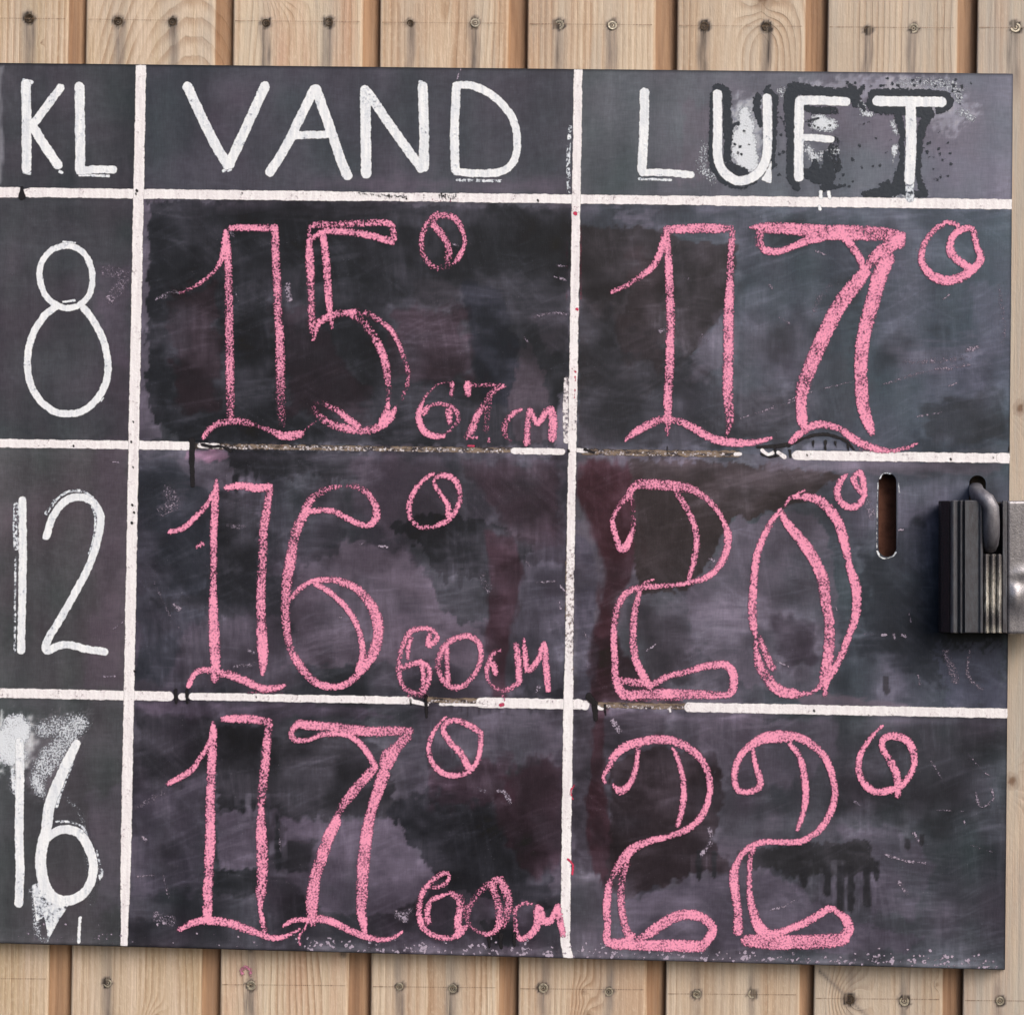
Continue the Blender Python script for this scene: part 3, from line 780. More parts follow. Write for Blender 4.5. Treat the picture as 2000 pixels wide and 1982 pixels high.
oy = [-1] * (nx_ - 1) + [0] * (ny_ - 1) + [1] * (nx_ - 1) + [0] * (ny_ - 1)
ox[nx_ - 1] = .7; oy[nx_ - 1] = -.7; q_ = (nx_ - 1) + (ny_ - 1); ox[q_] = .7; oy[q_] = .7
rim([int(remap[o]) for o in outer], ox, oy)
for ids, sl, (cx_, r_) in zip(slot_ids, SLOTS, ((1733, 18.2), (1909, 17))):
    sl = np.array(sl); ya, yb = sl[:, 1].min() + r_, sl[:, 1].max() - r_
    nx2, ny2 = [], []
    for x, y in sl:
        yc = min(max(y, ya), yb); l_ = math.hypot(x - cx_, y - yc)
        nx2.append(-(x - cx_) / l_); ny2.append(-(y - yc) / l_)
    rim(ids, nx2, ny2, True, 1.0)
Vx_ = un(np.array(EXX), np.array(EXY), np.array(EXO))
V = np.concatenate([V, Vx_])
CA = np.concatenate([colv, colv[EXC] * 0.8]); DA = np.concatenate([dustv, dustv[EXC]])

def board_mat():
    b = NB("blackboard_paint")
    c = b.attr("tone", 1); dn = b.attr("dust")
    ci = b.coord()
    n1 = b.noise(b.coord((1, 1, 0.16)), PXN / 3.2, 3.0, 0.65)
    n2 = b.noise(b.coord((0.16, 1, 1)), PXN / 3.0, 3.0, 0.65)
    sp = b.noise(ci, PXN / 2.6, 1.5, 0.5)
    k = b.math('ADD', b.map(n1, 0.3, 0.7, 0.90, 1.10), b.map(n2, 0.3, 0.7, -0.09, 0.09))
    vm_ = b.n("ShaderNodeVectorMath", operation='SCALE'); b.l(c, vm_.inputs[0]); b.l(k, vm_.inputs[3])
    col = b.mix(b.math('MULTIPLY', b.map(sp, 0.68, 0.80, 0, 0.55), b.math('ADD', 0.12, b.math('MULTIPLY', dn, 0.9))), vm_.outputs[0], lin((190, 186, 198)))
    h = b.math('ADD', n1, b.math('MULTIPLY', n2, 0.6))
    b.l(b.pbr(col, b.map(n2, 0.3, 0.7, 0.50, 0.68), 0, 0.18, b.bump(h, 0.25, 0.0004)), b.out.inputs[0])
    return b.m
M_BOARD = board_mat()
panel = link_mesh("board_panel", V, F, M_BOARD, board, None,
                  {"tone": np.concatenate([CA, np.ones((len(CA), 1))], 1), "dust": DA})

# added strip behind the long slot, coloured like the shaded plank inside
Z1, Z2, Z3, Z4, Z5 = (TH + q for q in (0.00010, 0.00018, 0.00026, 0.00034, 0.00042))

V, F = box_verts(1700, 1768, 900, 1115, 0.007, 0.001)
link_mesh("slot_shade_strip", V, F, plain("slot_shade_brown", (104, 66, 52), 0.8, 0, 0.2, 0.3, 30), board, "added red-brown strip giving the long slot its shaded inside")

# ------------------------------------------------------------ painted grid lines
def xs_line(i, x0, x1, w, d=1.0, dy=0.0):
    return ('0', [(x, Hy(i, x) + dy, w, d) for x in np.linspace(x0, x1, max(2, int((x1 - x0) / 60) + 1))])
L0 = [xs_line(0, -160, 36, 20), ('0', [(48, Hy(0, 48) + 1, 14, 1), (60, Hy(0, 60), 20, 1)]), xs_line(0, 60, 700, 19), xs_line(0, 700, 900, 17, .93), xs_line(0, 900, 1400, 18), xs_line(0, 1400, 1995, 20)]
sheet("grid_line", L0, M_LINE, Z2, board, "white line under the header row")
L1 = [xs_line(1, -160, 366, 17), xs_line(1, 390, 425, 11, .8, -1), xs_line(1, 1004, 1098, 13, .95, 1), xs_line(1, 1128, 1146, 9, .9, -2), xs_line(1, 1436, 1446, 7, .9, 1),
      ('0', [(1488, 879, 6), (1500, 888, 8), (1510, 884, 7)]), ('0', [(1520, 884, 8), (1532, 892, 9)]), xs_line(1, 1556, 1990, 19, 1, 1.5), ('0', [(1955, 894, 20), (1990, 897, 22)])]
each("grid_line", L1, M_LINE, Z2, board, "worn white line between the 8 and 12 rows")
L2 = [xs_line(2, -160, 330, 19), xs_line(2, 355, 362, 14), xs_line(2, 376, 800, 15, .96, -1), ('0', [(800, 1368, 12, .9), (835, 1376, 5, .8)]), xs_line(2, 860, 950, 6, .75, 5),
      xs_line(2, 940, 1132, 20, .98, 0), ('0', [(1128, 1374, 20), (1143, 1377, 18)]), ('0', [(1163, 1377, 6), (1172, 1383, 7), (1178, 1384, 4)]), xs_line(2, 1346, 1990, 19, 1, 1), ('0', [(1308, 1384, 4), (1309, 1389, 4)])]
each("grid_line", L2, M_LINE, Z2, board, "white line between the 12 and 16 rows, broken by drips")
ya = np.arange(100, 1832, 40.0)
sheet("grid_line", [('0', [(Vx(0, y), y, 20.5 if y < 1700 else 20.5 - (y - 1700) * .055, 1) for y in ya] + [(241, 1870, 15, .95)])], M_LINE, Z3, board, "white upright line right of the time column")
yb_ = np.arange(100, 1860, 30.0)
sheet("grid_line", [('0', [(Vx(1, y) + 1.0, y, (17 if y < 800 else 16) + (3 if y > 1300 else 0), 0.62 if 1060 < y < 1300 else (0.85 if 780 < y < 870 else 0.97)) for y in yb_] + [(1115, 1890, 19)]),
                    ('0', [(1106, 740, 9, .45), (1104, 800, 11, .5), (1106, 860, 12, .5)]), ('0', [(1103, 1500, 7, .5), (1103, 1650, 7, .6)])], M_LINE, Z3, board, "white upright line between VAND and LUFT, worn in the middle")
# bare wood where the line paint has gone
each("bare_patch", [xs_line(1, 374, 1010, 11, .8, 0), xs_line(1, 1140, 1440, 13, .8, 1), xs_line(2, 836, 950, 11, .85, -3), xs_line(2, 1160, 1345, 12, .85, 0),
                     ('0', [(1113, 1050, 13, .95), (1112, 1180, 17, 1.1), (1112, 1310, 14, .95)])], M_BARE, Z1, board, "brown bare strip where the line paint has worn off")
sheet("brush_mark", [xs_line(1, 400, 1010, 9, .24, 1), xs_line(1, 1150, 1440, 9, .22, 2), xs_line(2, 840, 950, 8, .25, 0), xs_line(2, 1170, 1345, 8, .22, 3)], M_LINE, Z2 - 0.00003, board, "last thin remains of white paint on the worn dividers")
# dark drips over the lines
DR = []
for x_, a_, b_, w_ in ((375, 860, 948, 12), (343, 1348, 1372, 8), (365, 1348, 1372, 7), (1162, 1372, 1404, 12), (832, 1360, 1400, 8), (1182, 1376, 1396, 5),
                       (1514, 872, 890, 5), (1543, 880, 893, 6), (1588, 862, 874, 5), (1612, 862, 878, 6), (1632, 862, 874, 5), (1656, 866, 880, 5), (802, 1366, 1376, 5), (955, 1830, 1848, 8), (978, 1826, 1850, 9), (1004, 1826, 1846, 7), (1303, 872, 886, 3)):
    DR.append(('0', [(x_, a_, w_), (x_, (a_ + b_) / 2, w_ * .9), (x_ + 1, b_, w_ * .7)]))
DR += [('0', [(43, 366, 6), (43, 374, 9), (43, 384, 15)]), ('0', [(1540, 872, 5), (1570, 856, 6), (1610, 848, 7), (1650, 860, 6), (1668, 878, 5)]), ('0', [(1480, 873, 6), (1530, 870, 9), (1545, 866, 8)]),
       ('0', [(1142, 878, 6), (1160, 884, 5)]), ('0', [(395, 868, 6), (412, 872, 7), (432, 872, 5), (450, 880, 8)]), ('0', [(1486, 886, 4), (1500, 892, 4), (1520, 890, 5)]),
       ('0', [(1150, 1360, 14), (1160, 1372, 10)]), ('0', [(1975, 860, 5), (1971, 880, 5)])]
each("paint_drip", DR, M_DRIP, Z4, board, "black dried drips running over the white lines", d=1.0, w=6)
# dark smudges of lettering on the header line and specks
SM = []
for q in range(26):
    x_ = 700 + q * 3.7 + random.uniform(-1, 1)
    SM.append(('0', [(x_, 378 + q * .25 + random.uniform(-2, 2)), (x_ + random.uniform(1, 6), 378 + q * .3 + random.uniform(-2, 4))], 2.2, .7))
for q in range(9):
    x_ = 858 + q * 4; SM.append(('0', [(x_, 381 + random.uniform(-3, 2)), (x_ + random.uniform(0, 3), 386 + random.uniform(-2, 4))], 2.4, .7))
for x_, y_, s_ in ((267, 372, 5), (265, 378, 4), (473, 376, 3), (256, 862, 4), (143, 870, 4), (260, 912, 3), (258, 985, 5), (262, 1000, 4), (257, 1020, 4), (1590, 1387, 3), (1583, 886, 3), (1857, 896, 4), (1940, 893, 3), (260, 823, 2.5), (262, 1310, 3), (500, 1360, 2.5), (1050, 391, 5), (1110, 880, 5), (1576, 888, 3)):
    SM.append(('0', [(x_, y_), (x_ + 1, y_ + 2)], s_, .9))
sheet("paint_smudge", SM, M_DRIP, Z4, board, "small dark marks on the white header line", step=1.5, pad=3)

# ------------------------------------------------------------ white painted letters
def letter(name, label, st, **k): sheet(name, st, M_WHITE, Z3, board, label, **k)
letter("painted_letter", "white painted letter K", [('h', [(98, 318), (100, 480), (100, 638)], 37, .95), ('h', [(228, 332), (170, 410), (118, 480)], 32, .88), ('h', [(118, 470), (165, 545), (218, 622)], 36, .95)])
letter("painted_letter", "white painted letter L of KL", [('h', [(300, 328), (302, 480), (303, 640)], 38, .93), ('h', [(300, 645), (370, 640), (428, 642)], 30, .98)])
letter("painted_letter", "white painted letter V", [('h', [(708, 328), (760, 440), (815, 550), (858, 622)], 38, .93), ('h', [(1000, 326), (930, 480), (866, 620)], 38, .95)])
letter("painted_letter", "white painted letter A", [('h', [(1185, 338), (1130, 450), (1070, 570), (1018, 650)], 36, .9), ('h', [(1192, 336), (1240, 470), (1285, 600), (1310, 662)], 38, .92), ('h', [(1108, 512), (1240, 508)], 30, .93)])
letter("painted_letter", "white painted letter N", [('h', [(1378, 342), (1380, 500), (1382, 655)], 40, .93), ('h', [(1388, 350), (1470, 470), (1588, 635)], 36, .9), ('h', [(1595, 328), (1600, 480), (1600, 630)], 38, .93)])
letter("painted_letter", "white painted letter D", [('h', [(1722, 330), (1715, 500), (1718, 640)], 34, .9), ('h', [(1722, 322), (1790, 326), (1870, 370), (1935, 450), (1952, 540), (1938, 610), (1890, 648), (1800, 655), (1722, 648)], 30, .95)])
letter("painted_letter", "white painted letter L of LUFT", [('H', [(500, 350), (498, 480), (490, 640)], 36, .97), ('H', [(492, 652), (580, 652), (675, 660)], 28, .98)])
letter("painted_letter", "white painted letter U with a white sprayed blotch inside", [('u', [(488, 405), (490, 560), (492, 760), (492, 1000), (540, 1130), (640, 1210), (720, 1225), (820, 1190), (900, 1120), (950, 1000), (962, 850), (960, 600), (958, 445)], 88, 1.0)],
       polys=[('u', [(940, 1150), (1000, 1030), (1000, 1250), (960, 1240), (900, 1215)], .9)])
letter("painted_letter", "white painted letter F with black paint dripping below", [('u', [(1262, 470), (1258, 700), (1256, 950), (1256, 1190)], 90, 1.0), ('u', [(1262, 468), (1450, 466), (1700, 478)], 86, 1.0), ('u', [(1300, 815), (1430, 820), (1560, 835)], 68, .98)])
letter("painted_letter", "white painted letter T in a ragged black outline", [('t', [(825, 378), (1000, 380), (1310, 385)], 78, 1.0), ('t', [(1075, 400), (1080, 600), (1076, 800), (1068, 970)], 80, 1.0)])
letter("painted_numeral", "white painted numeral 8", [('1a', [(458, 425), (540, 445), (610, 520), (640, 640), (620, 760), (550, 835), (468, 858), (380, 830), (310, 760), (275, 650), (290, 540), (360, 455), (458, 425)], 44, .92),
       ('1a', [(385, 850), (300, 920), (220, 1060), (190, 1220), (210, 1380), (280, 1500), (370, 1570), (460, 1590), (570, 1570), (670, 1490), (730, 1380), (748, 1260), (730, 1130), (690, 1020), (630, 920), (578, 858)], 50, .93)])
letter("painted_numeral", "white painted numeral 1 of 12", [('2a', [(155, 452), (158, 800), (152, 1200), (146, 1490)], 56, .97), ('2a', [(112, 480), (104, 620), (110, 780)], 34, .5), ('2a', [(108, 850), (104, 1100), (102, 1500)], 18, .35)])
letter("painted_numeral", "white painted numeral 2 of 12", [('2a', [(322, 700), (350, 600), (400, 510), (470, 445), (550, 428), (640, 460), (695, 550), (690, 660), (655, 800), (600, 940), (520, 1090), (430, 1250), (345, 1390), (312, 1470), (335, 1492), (400, 1458), (480, 1450), (600, 1480), (725, 1498)], 54, .93)])
letter("painted_numeral", "white painted numeral 1 of 16", [('3a', [(135, 350, None, .8), (138, 520, None, .95), (135, 700), (133, 1000), (138, 1200), (135, 1350), (130, 1465)], 62, .98), ('3a', [(88, 540), (92, 620), (98, 700)], 26, .5)])
letter("painted_numeral", "white painted numeral 6 of 16 with paint running down from it", [('3a', [(530, 360, 58), (470, 480, 72), (400, 640, 78), (340, 800, 76), (320, 960, 76), (287, 1100, 78), (285, 1230, 78), (312, 1350, 80), (380, 1430, 74), (480, 1446, 70), (575, 1400, 66), (635, 1300, 62), (645, 1180, 62), (608, 1070, 66), (550, 985, 66), (470, 955, 62), (390, 968, 60), (335, 1010, 55)], 70, 1.0),
       ('3a', [(555, 1565), (548, 1650), (545, 1735)], 24, .9)], polys=[('3a', [(215, 1340), (280, 1320), (320, 1400), (480, 1470), (400, 1600), (345, 1700), (330, 1740), (322, 1640), (305, 1560), (250, 1600), (240, 1500)], .6)])
# thin dry-brush ghosts beside the letters
GH = [('h', [(90, 305), (120, 312)], 16, .55), ('h', [(92, 650), (112, 655)], 14, .5), ('h', [(225, 648), (235, 652)], 12, .5), ('h', [(300, 662), (410, 664)], 10, .5), ('h', [(1725, 680), (1890, 684)], 12, .4),
      ('h', [(1585, 310), (1600, 314)], 14, .5), ('h', [(845, 645), (870, 640)], 14, .5), ('1a', [(440, 400), (520, 405)], 18, .5), ('1a', [(440, 815), (515, 805)], 18, .55), ('2a', [(370, 470), (450, 400), (560, 385), (640, 430)], 20, .45), ('2a', [(320, 540), (380, 450)], 26, .4),
      ('2a', [(640, 500), (660, 560), (655, 690), (620, 820)], 20, .45), ('3a', [(500, 500), (440, 650), (390, 800)], 22, .45), ('3a', [(390, 900), (500, 905), (570, 940), (610, 1000)], 18, .4), ('3a', [(670, 1100), (690, 1200), (690, 1300)], 18, .35),
      ('H', [(480, 676), (600, 680)], 10, .5), ('H', [(220, 480), (212, 600), (214, 725)], 16, .4), ('H', [(1500, 700), (1502, 748)], 34, .45), ('H', [(1165, 725), (1166, 745)], 14, .95), ('H', [(1196, 725), (1198, 745)], 14, .9), ('H', [(1160, 778), (1162, 790)], 12, .9),
      ('3a', [(680, 1220), (710, 1240), (700, 1290)], 16, .4), ('1a', [(700, 1500), (716, 1480)], 12, .6), ('3c', [(0, 0)], 3, .5)]
sheet("brush_mark", GH[:-1], M_WHITE, Z2, board, "thin dry white brush marks beside the painted letters", step=1.5)
# white spray dust
SP = [('u', [(740, 560, 120, .55), (760, 700, 190, .85), (740, 850, 240, 1.0), (760, 1000, 260, 1.0), (800, 1080, 160, .9)]), ('u', [(640, 700, 80, .5), (650, 1000, 60, .55)]),
      ('u', [(1420, 640, 130, .75), (1560, 700, 150, .85), (1400, 700, 120, .7)]), ('u', [(1350, 900, 90, .7), (1400, 1000, 100, .7), (1600, 940, 110, .5)]), ('u', [(360, 900, 130, .28), (350, 1100, 150, .35), (450, 1200, 120, .35)]),
      ('t', [(700, 400, 70, .65), (740, 470, 60, .75), (820, 480, 30, .7)]), ('t', [(930, 530, 60, .6), (970, 620, 60, .5)]), ('t', [(960, 730, 60, 1.0), (950, 790, 40, 1.0), (945, 850, 12, .9)]), ('t', [(1450, 450, 90, .4), (1540, 510, 70, .5)]),
      ('t', [(1420, 300, 120, .36), (1440, 380, 80, .36)]), ('t', [(1000, 250, 90, .3), (1250, 240, 120, .36), (1400, 260, 120, .36)]), ('u', [(1100, 380, 120, .45), (1100, 450, 70, .4)]), ('t', [(1180, 1100, 30, .6), (920, 1090, 40, .9), (735, 1070, 24, .9)]),
      ('3a', [(110, 260, 220, .9), (60, 400, 220, .85), (140, 440, 120, .7)]), ('3a', [(300, 260, 160, .4), (540, 220, 160, .42), (480, 300, 160, .45), (350, 460, 200, .45), (270, 600, 150, .42), (290, 720, 60, .6)]),
      ('3a', [(240, 1380, 70, .7), (250, 1550, 60, .6), (270, 1700, 60, .5), (330, 1720, 50, .5)]), ('3a', [(640, 1440, 60, .2), (560, 840, 50, .3), (470, 760, 40, .3)]), ('3a', [(90, 560, 50, .7), (90, 680, 50, .5)])]
sheet("white_spray", SP, M_SPRAY, Z1, board, "white sprayed blotches round the header letters and over the 16", pad=10)
# black paint round LUFT
BK = [('u', [(500, 370, 130), (575, 400, 90), (580, 560, 80), (590, 760, 90), (585, 900, 70), (580, 1020, 70)]), ('u', [(440, 400, 40), (430, 700, 30), (430, 1000, 60), (470, 1140, 50), (560, 1240, 40), (700, 1290, 30), (850, 1240, 20)]),
      ('u', [(600, 1080, 90, .7), (660, 1130, 120, .72), (740, 1130, 60, .6), (770, 1180, 60, .8)]), ('u', [(870, 430, 70), (860, 560, 80), (900, 700, 40, .7)]), ('u', [(960, 380, 80), (1030, 440, 60), (1030, 600, 40), (1030, 800, 40), (1010, 1100, 30)]),
      ('u', [(1190, 400, 140), (1170, 560, 110), (1180, 760, 90), (1185, 1000, 80), (1200, 1200, 110), (1240, 1290, 60)]), ('u', [(1200, 350, 120), (1350, 370, 110), (1500, 390, 100), (1650, 400, 100), (1770, 410, 130), (1790, 500, 70)]),
      ('u', [(1330, 540, 60), (1420, 560, 80, .55), (1600, 560, 70, .5)]), ('u', [(1340, 1150, 100), (1420, 1180, 140), (1520, 1180, 160), (1530, 1080, 100), (1510, 980, 50), (1505, 940, 18)]), ('u', [(1410, 1100, 80), (1415, 1020, 24), (1412, 990, 10)]),
      ('u', [(1500, 1280, 90), (1600, 1280, 40), (1680, 1275, 30)]), ('u', [(1600, 850, 90, .5), (1580, 960, 110, .5), (1620, 1100, 90, .5)]), ('u', [(1340, 660, 22), (1450, 630, 20)]), ('u', [(620, 710, 30), (690, 680, 24)]),
      ('t', [(800, 330, 90), (1000, 325, 80), (1200, 330, 80), (1340, 350, 90), (1370, 400, 60), (1290, 450, 60)]), ('t', [(780, 400, 90), (830, 440, 60), (960, 440, 90), (1180, 450, 110), (1220, 480, 70), (1180, 540, 70), (1150, 640, 60), (1140, 800, 40), (1140, 950, 40), (1170, 1050, 60)]),
      ('t', [(980, 500, 70), (1010, 600, 50), (1010, 700, 40), (1010, 850, 40), (990, 940, 80), (980, 1020, 110), (900, 1060, 110), (800, 1080, 80), (720, 1080, 36)]), ('t', [(860, 1010, 40), (900, 1000, 60)]), ('t', [(1040, 1060, 70), (1190, 1090, 40)]),
      ('t', [(620, 260, 40), (680, 310, 50), (720, 270, 30)]), ('t', [(700, 400, 36), (730, 440, 30)]), ('t', [(690, 560, 10), (760, 535, 12)])]
for t_, pts_ in (('t', [(905, 205), (1035, 232), (1090, 222), (1150, 232), (940, 245), (985, 255), (880, 262), (850, 262), (1100, 262), (1205, 240), (1260, 262), (1310, 232), (1340, 258), (1420, 215), (1400, 258), (1465, 268), (1530, 240), (1440, 305), (1390, 300), (1450, 400), (1445, 350), (780, 268), (660, 240), (600, 240),
                     (1295, 605), (1360, 690), (1285, 740), (1375, 770), (1200, 770), (1300, 780), (1320, 822), (1250, 805), (1380, 855), (1245, 885), (1220, 800), (1360, 945), (1300, 955), (1270, 968), (1205, 690), (1180, 730), (1215, 690), (695, 712), (765, 758), (810, 655), (890, 762), (710, 878), (785, 870), (845, 862), (640, 820), (640, 985), (610, 1022), (95, 630), (85, 775), (120, 765), (45, 870), (85, 930), (120, 535), (70, 500), (100, 505), (935, 670), (560, 930), (540, 965)]),
                 ('u', [(980, 330), (1060, 580), (1090, 630), (1120, 690), (1085, 790), (1070, 970), (1110, 950), (1070, 1170), (1035, 1080), (680, 960), (715, 975), (740, 760), (655, 880), (780, 880), (700, 900), (1350, 700), (1400, 710), (1440, 720), (1500, 720), (1545, 705), (1390, 740)])):
    for (x_, y_) in pts_: BK.append((t_, [(x_, y_)], (random.uniform(13, 22) if t_ == 't' else random.uniform(18, 30)), 1.0))
sheet("black_paint_halo", BK, M_BLACK, Z2, board, "ragged black touch-up paint and dots round the LUFT letters", d=1.0, step=1.6, pad=7)

# ------------------------------------------------------------ pink chalk
def chalk(name, label, st, **k): sheet(name, st, M_CHALK, Z5, board, label, **k)
c = '1b'
chalk("chalk_digit", "pink chalk 1 of 15", [
    (c, [(180, 745, 26, .5), (260, 715, 28, .7), (350, 655, 28, .75), (430, 580, 30, .85), (470, 500, 38, .95), (485, 400, 40, 1), (492, 325, 34, 1)]),
    (c, [(495, 325, 36, 1), (505, 420, 50, 1), (512, 560, 56, .72), (518, 800, 58, .66), (520, 1000, 62, .72), (522, 1200, 64, .76), (525, 1400, 62, .7), (525, 1560, 58, .55), (525, 1600, 56, .5)]),
    (c, [(535, 300, 44, .95), (620, 298, 50, .92), (720, 300, 50, .85), (820, 300, 50, .85)]),
    (c, [(832, 300, 55, .88), (838, 500, 58, .75), (848, 700, 60, .85), (853, 880, 58, .62), (862, 1000, 62, .85), (868, 1200, 68, .75), (872, 1400, 68, .5), (875, 1560, 66, .42), (885, 1650, 40, .3)]),
    (c, [(345, 1735, 34, .95), (380, 1685, 42, .85), (450, 1640, 48, .7), (560, 1625, 56, .62), (660, 1640, 50, .5), (740, 1668, 34, .35), (810, 1695, 45, .65), (870, 1720, 60, 1), (940, 1725, 65, 1), (1005, 1712, 58, .95)]),
    (c, [(1030, 1690, 15, .45), (1110, 1625, 15, .5)])])
chalk("chalk_digit", "pink chalk 5 of 15", [
    (c, [(1065, 300, 36, .7), (1110, 280, 50, .7), (1250, 275, 50, .68), (1400, 270, 48, .66), (1590, 265, 50, .8), (1640, 295, 50, .85), (1652, 370, 40, .8)]),
    (c, [(1635, 395, 50, .9), (1560, 372, 54, .9), (1450, 345, 52, .85), (1300, 325, 50, .85), (1180, 325, 52, .85), (1120, 350, 42, .8), (1078, 395, 26, .5)]),
    (c, [(1068, 300, 28, .7), (1068, 400, 42, .85), (1070, 500, 66, .97), (1078, 650, 56, .68), (1080, 800, 54, .62), (1088, 950, 58, .58), (1088, 1010, 44, .5)]),
    (c, [(1165, 365, 50, .9), (1182, 500, 54, .88), (1195, 700, 56, .85), (1205, 830, 50, .9), (1215, 920, 42, .8), (1225, 990, 18, .6)]),
    (c, [(1095, 1070, 22, .7), (1130, 960, 46, .7), (1190, 910, 60, .8), (1280, 885, 50, .5), (1360, 882, 54, .9)]),
    (c, [(1375, 872, 46, .5), (1470, 890, 44, .42), (1580, 955, 38, .85), (1650, 1030, 40, .88), (1700, 1140, 34, .65), (1742, 1270, 34, .6), (1740, 1370, 32, .5), (1710, 1460, 26, .4), (1680, 1520, 18, .3)]),
    (c, [(1355, 890, 50, .7), (1430, 940, 56, .45), (1510, 1040, 60, .6), (1570, 1160, 60, .9), (1600, 1280, 56, .7), (1612, 1400, 50, .5), (1612, 1480, 40, .4)]),
    (c, [(1612, 1500, 24, 1), (1598, 1560, 50, 1), (1570, 1620, 54, 1)]),
    (c, [(1662, 1530, 22, 1), (1630, 1590, 60, 1), (1560, 1655, 62, .85), (1450, 1690, 60, .75), (1340, 1680, 60, .8), (1230, 1650, 60, .62), (1150, 1600, 50, .45), (1105, 1550, 38, .38), (1112, 1505, 38, .42), (1180, 1510, 48, .45), (1260, 1550, 48, .5), (1320, 1600, 54, .9), (1400, 1655, 52, .82)])])
c = '1c'
chalk("degree_sign", "pink chalk degree sign of 15", [
    (c, [(545, 195, 26, .65), (480, 260, 38, .62), (440, 370, 40, .75), (445, 470, 40, .55), (500, 560, 42, .5), (570, 582, 40, .4), (650, 555, 34, .38), (700, 500, 38, .85), (735, 410, 32, .85), (720, 320, 40, .72), (670, 240, 50, .7), (590, 215, 54, .62), (520, 245, 44, .6)]),
    (c, [(520, 285, 50, .8), (570, 340, 54, .75), (615, 410, 50, .75), (625, 480, 54, .6), (618, 540, 46, .45)])])
chalk("chalk_digit", "small pink chalk 6 of 67 cm", [
    (c, [(640, 1375, 11, .6), (560, 1380, 11, .6), (490, 1440, 14, .7), (452, 1490, 22, .9), (420, 1580, 46, 1), (428, 1660, 50, 1), (470, 1722, 50, 1), (540, 1745, 46, 1), (590, 1742, 34, .9)]),
    (c, [(455, 1575, 58, 1), (500, 1530, 22, .7), (580, 1520, 34, .8), (650, 1545, 38, .65), (690, 1600, 42, .6), (678, 1660, 28, .55), (600, 1730, 16, .5)]),
    (c, [(625, 1575, 60, .7), (632, 1650, 36, .8)]), (c, [(650, 1378, 34, .88), (646, 1458, 32, .85)])])
chalk("chalk_digit", "small pink chalk 7 of 67 cm", [
    (c, [(755, 1385, 58, .9), (760, 1450, 48, .85)]), (c, [(770, 1392, 34, .55), (880, 1390, 34, .55), (1000, 1392, 30, .6)]),
    (c, [(1010, 1400, 24, .85), (930, 1440, 44, .5), (870, 1530, 46, .42), (820, 1610, 56, .8), (790, 1690, 58, .85), (755, 1750, 46, .55)]), (c, [(770, 1755, 30, .7), (825, 1752, 18, .7)]),
    (c, [(905, 1470, 44, .42), (890, 1600, 54, .38), (885, 1700, 42, .33)]), (c, [(905, 1760, 20, .9), (902, 1785, 14, .8)])])
chalk("chalk_letter", "small pink chalk c of 67 cm", [(c, [(1130, 1560, 22, .9), (1080, 1580, 40, .85), (1020, 1650, 42, .6), (1010, 1720, 44, .45), (1060, 1785, 22, .35)])])
chalk("chalk_letter", "small pink chalk m of 67 cm", [(c, [(1165, 1790, 50, .9), (1175, 1650, 44, .85), (1188, 1565, 40, .95), (1240, 1655, 46, .95), (1300, 1575, 50, .9), (1335, 1562, 52, .92), (1348, 1650, 64, 1), (1342, 1765, 58, 1)])])
c = '1d'
chalk("chalk_digit", "pink chalk 1 of 17 in the air column", [
    (c, [(335, 745, 32, .9), (420, 710, 35, .66), (520, 650, 44, .76), (610, 580, 48, .96), (670, 480, 50, 1), (698, 360, 42, 1)]),
    (c, [(712, 305, 44, 1), (725, 450, 52, 1), (735, 650, 60, .86), (742, 850, 62, .86), (745, 1000, 60, .65), (740, 1090, 60, .95), (738, 1250, 65, .86), (730, 1380, 62, .66), (725, 1500, 64, .95), (725, 1610, 52, .8), (722, 1735, 26, .6)]),
    (c, [(715, 312, 50, 1), (800, 310, 62, 1), (950, 306, 74, .86), (1060, 306, 72, .76), (1155, 305, 50, .6)]),
    (c, [(1172, 330, 50, .8), (1168, 400, 50, .8), (1160, 500, 50, .62), (1158, 650, 54, .66), (1150, 800, 70, .95), (1145, 1000, 76, .95), (1145, 1200, 74, .8), (1140, 1400, 76, .9), (1148, 1560, 70, .66), (1158, 1650, 58, .66), (1135, 1730, 18, .8)]),
    (c, [(435, 1772, 24, .8), (490, 1725, 54, .86), (580, 1670, 60, .76), (680, 1630, 60, .6), (800, 1640, 50, .64), (900, 1685, 60, .9), (1020, 1755, 60, .86), (1150, 1785, 64, .98), (1300, 1790, 50, 1), (1445, 1757, 22, .9)])])
c = '1e'
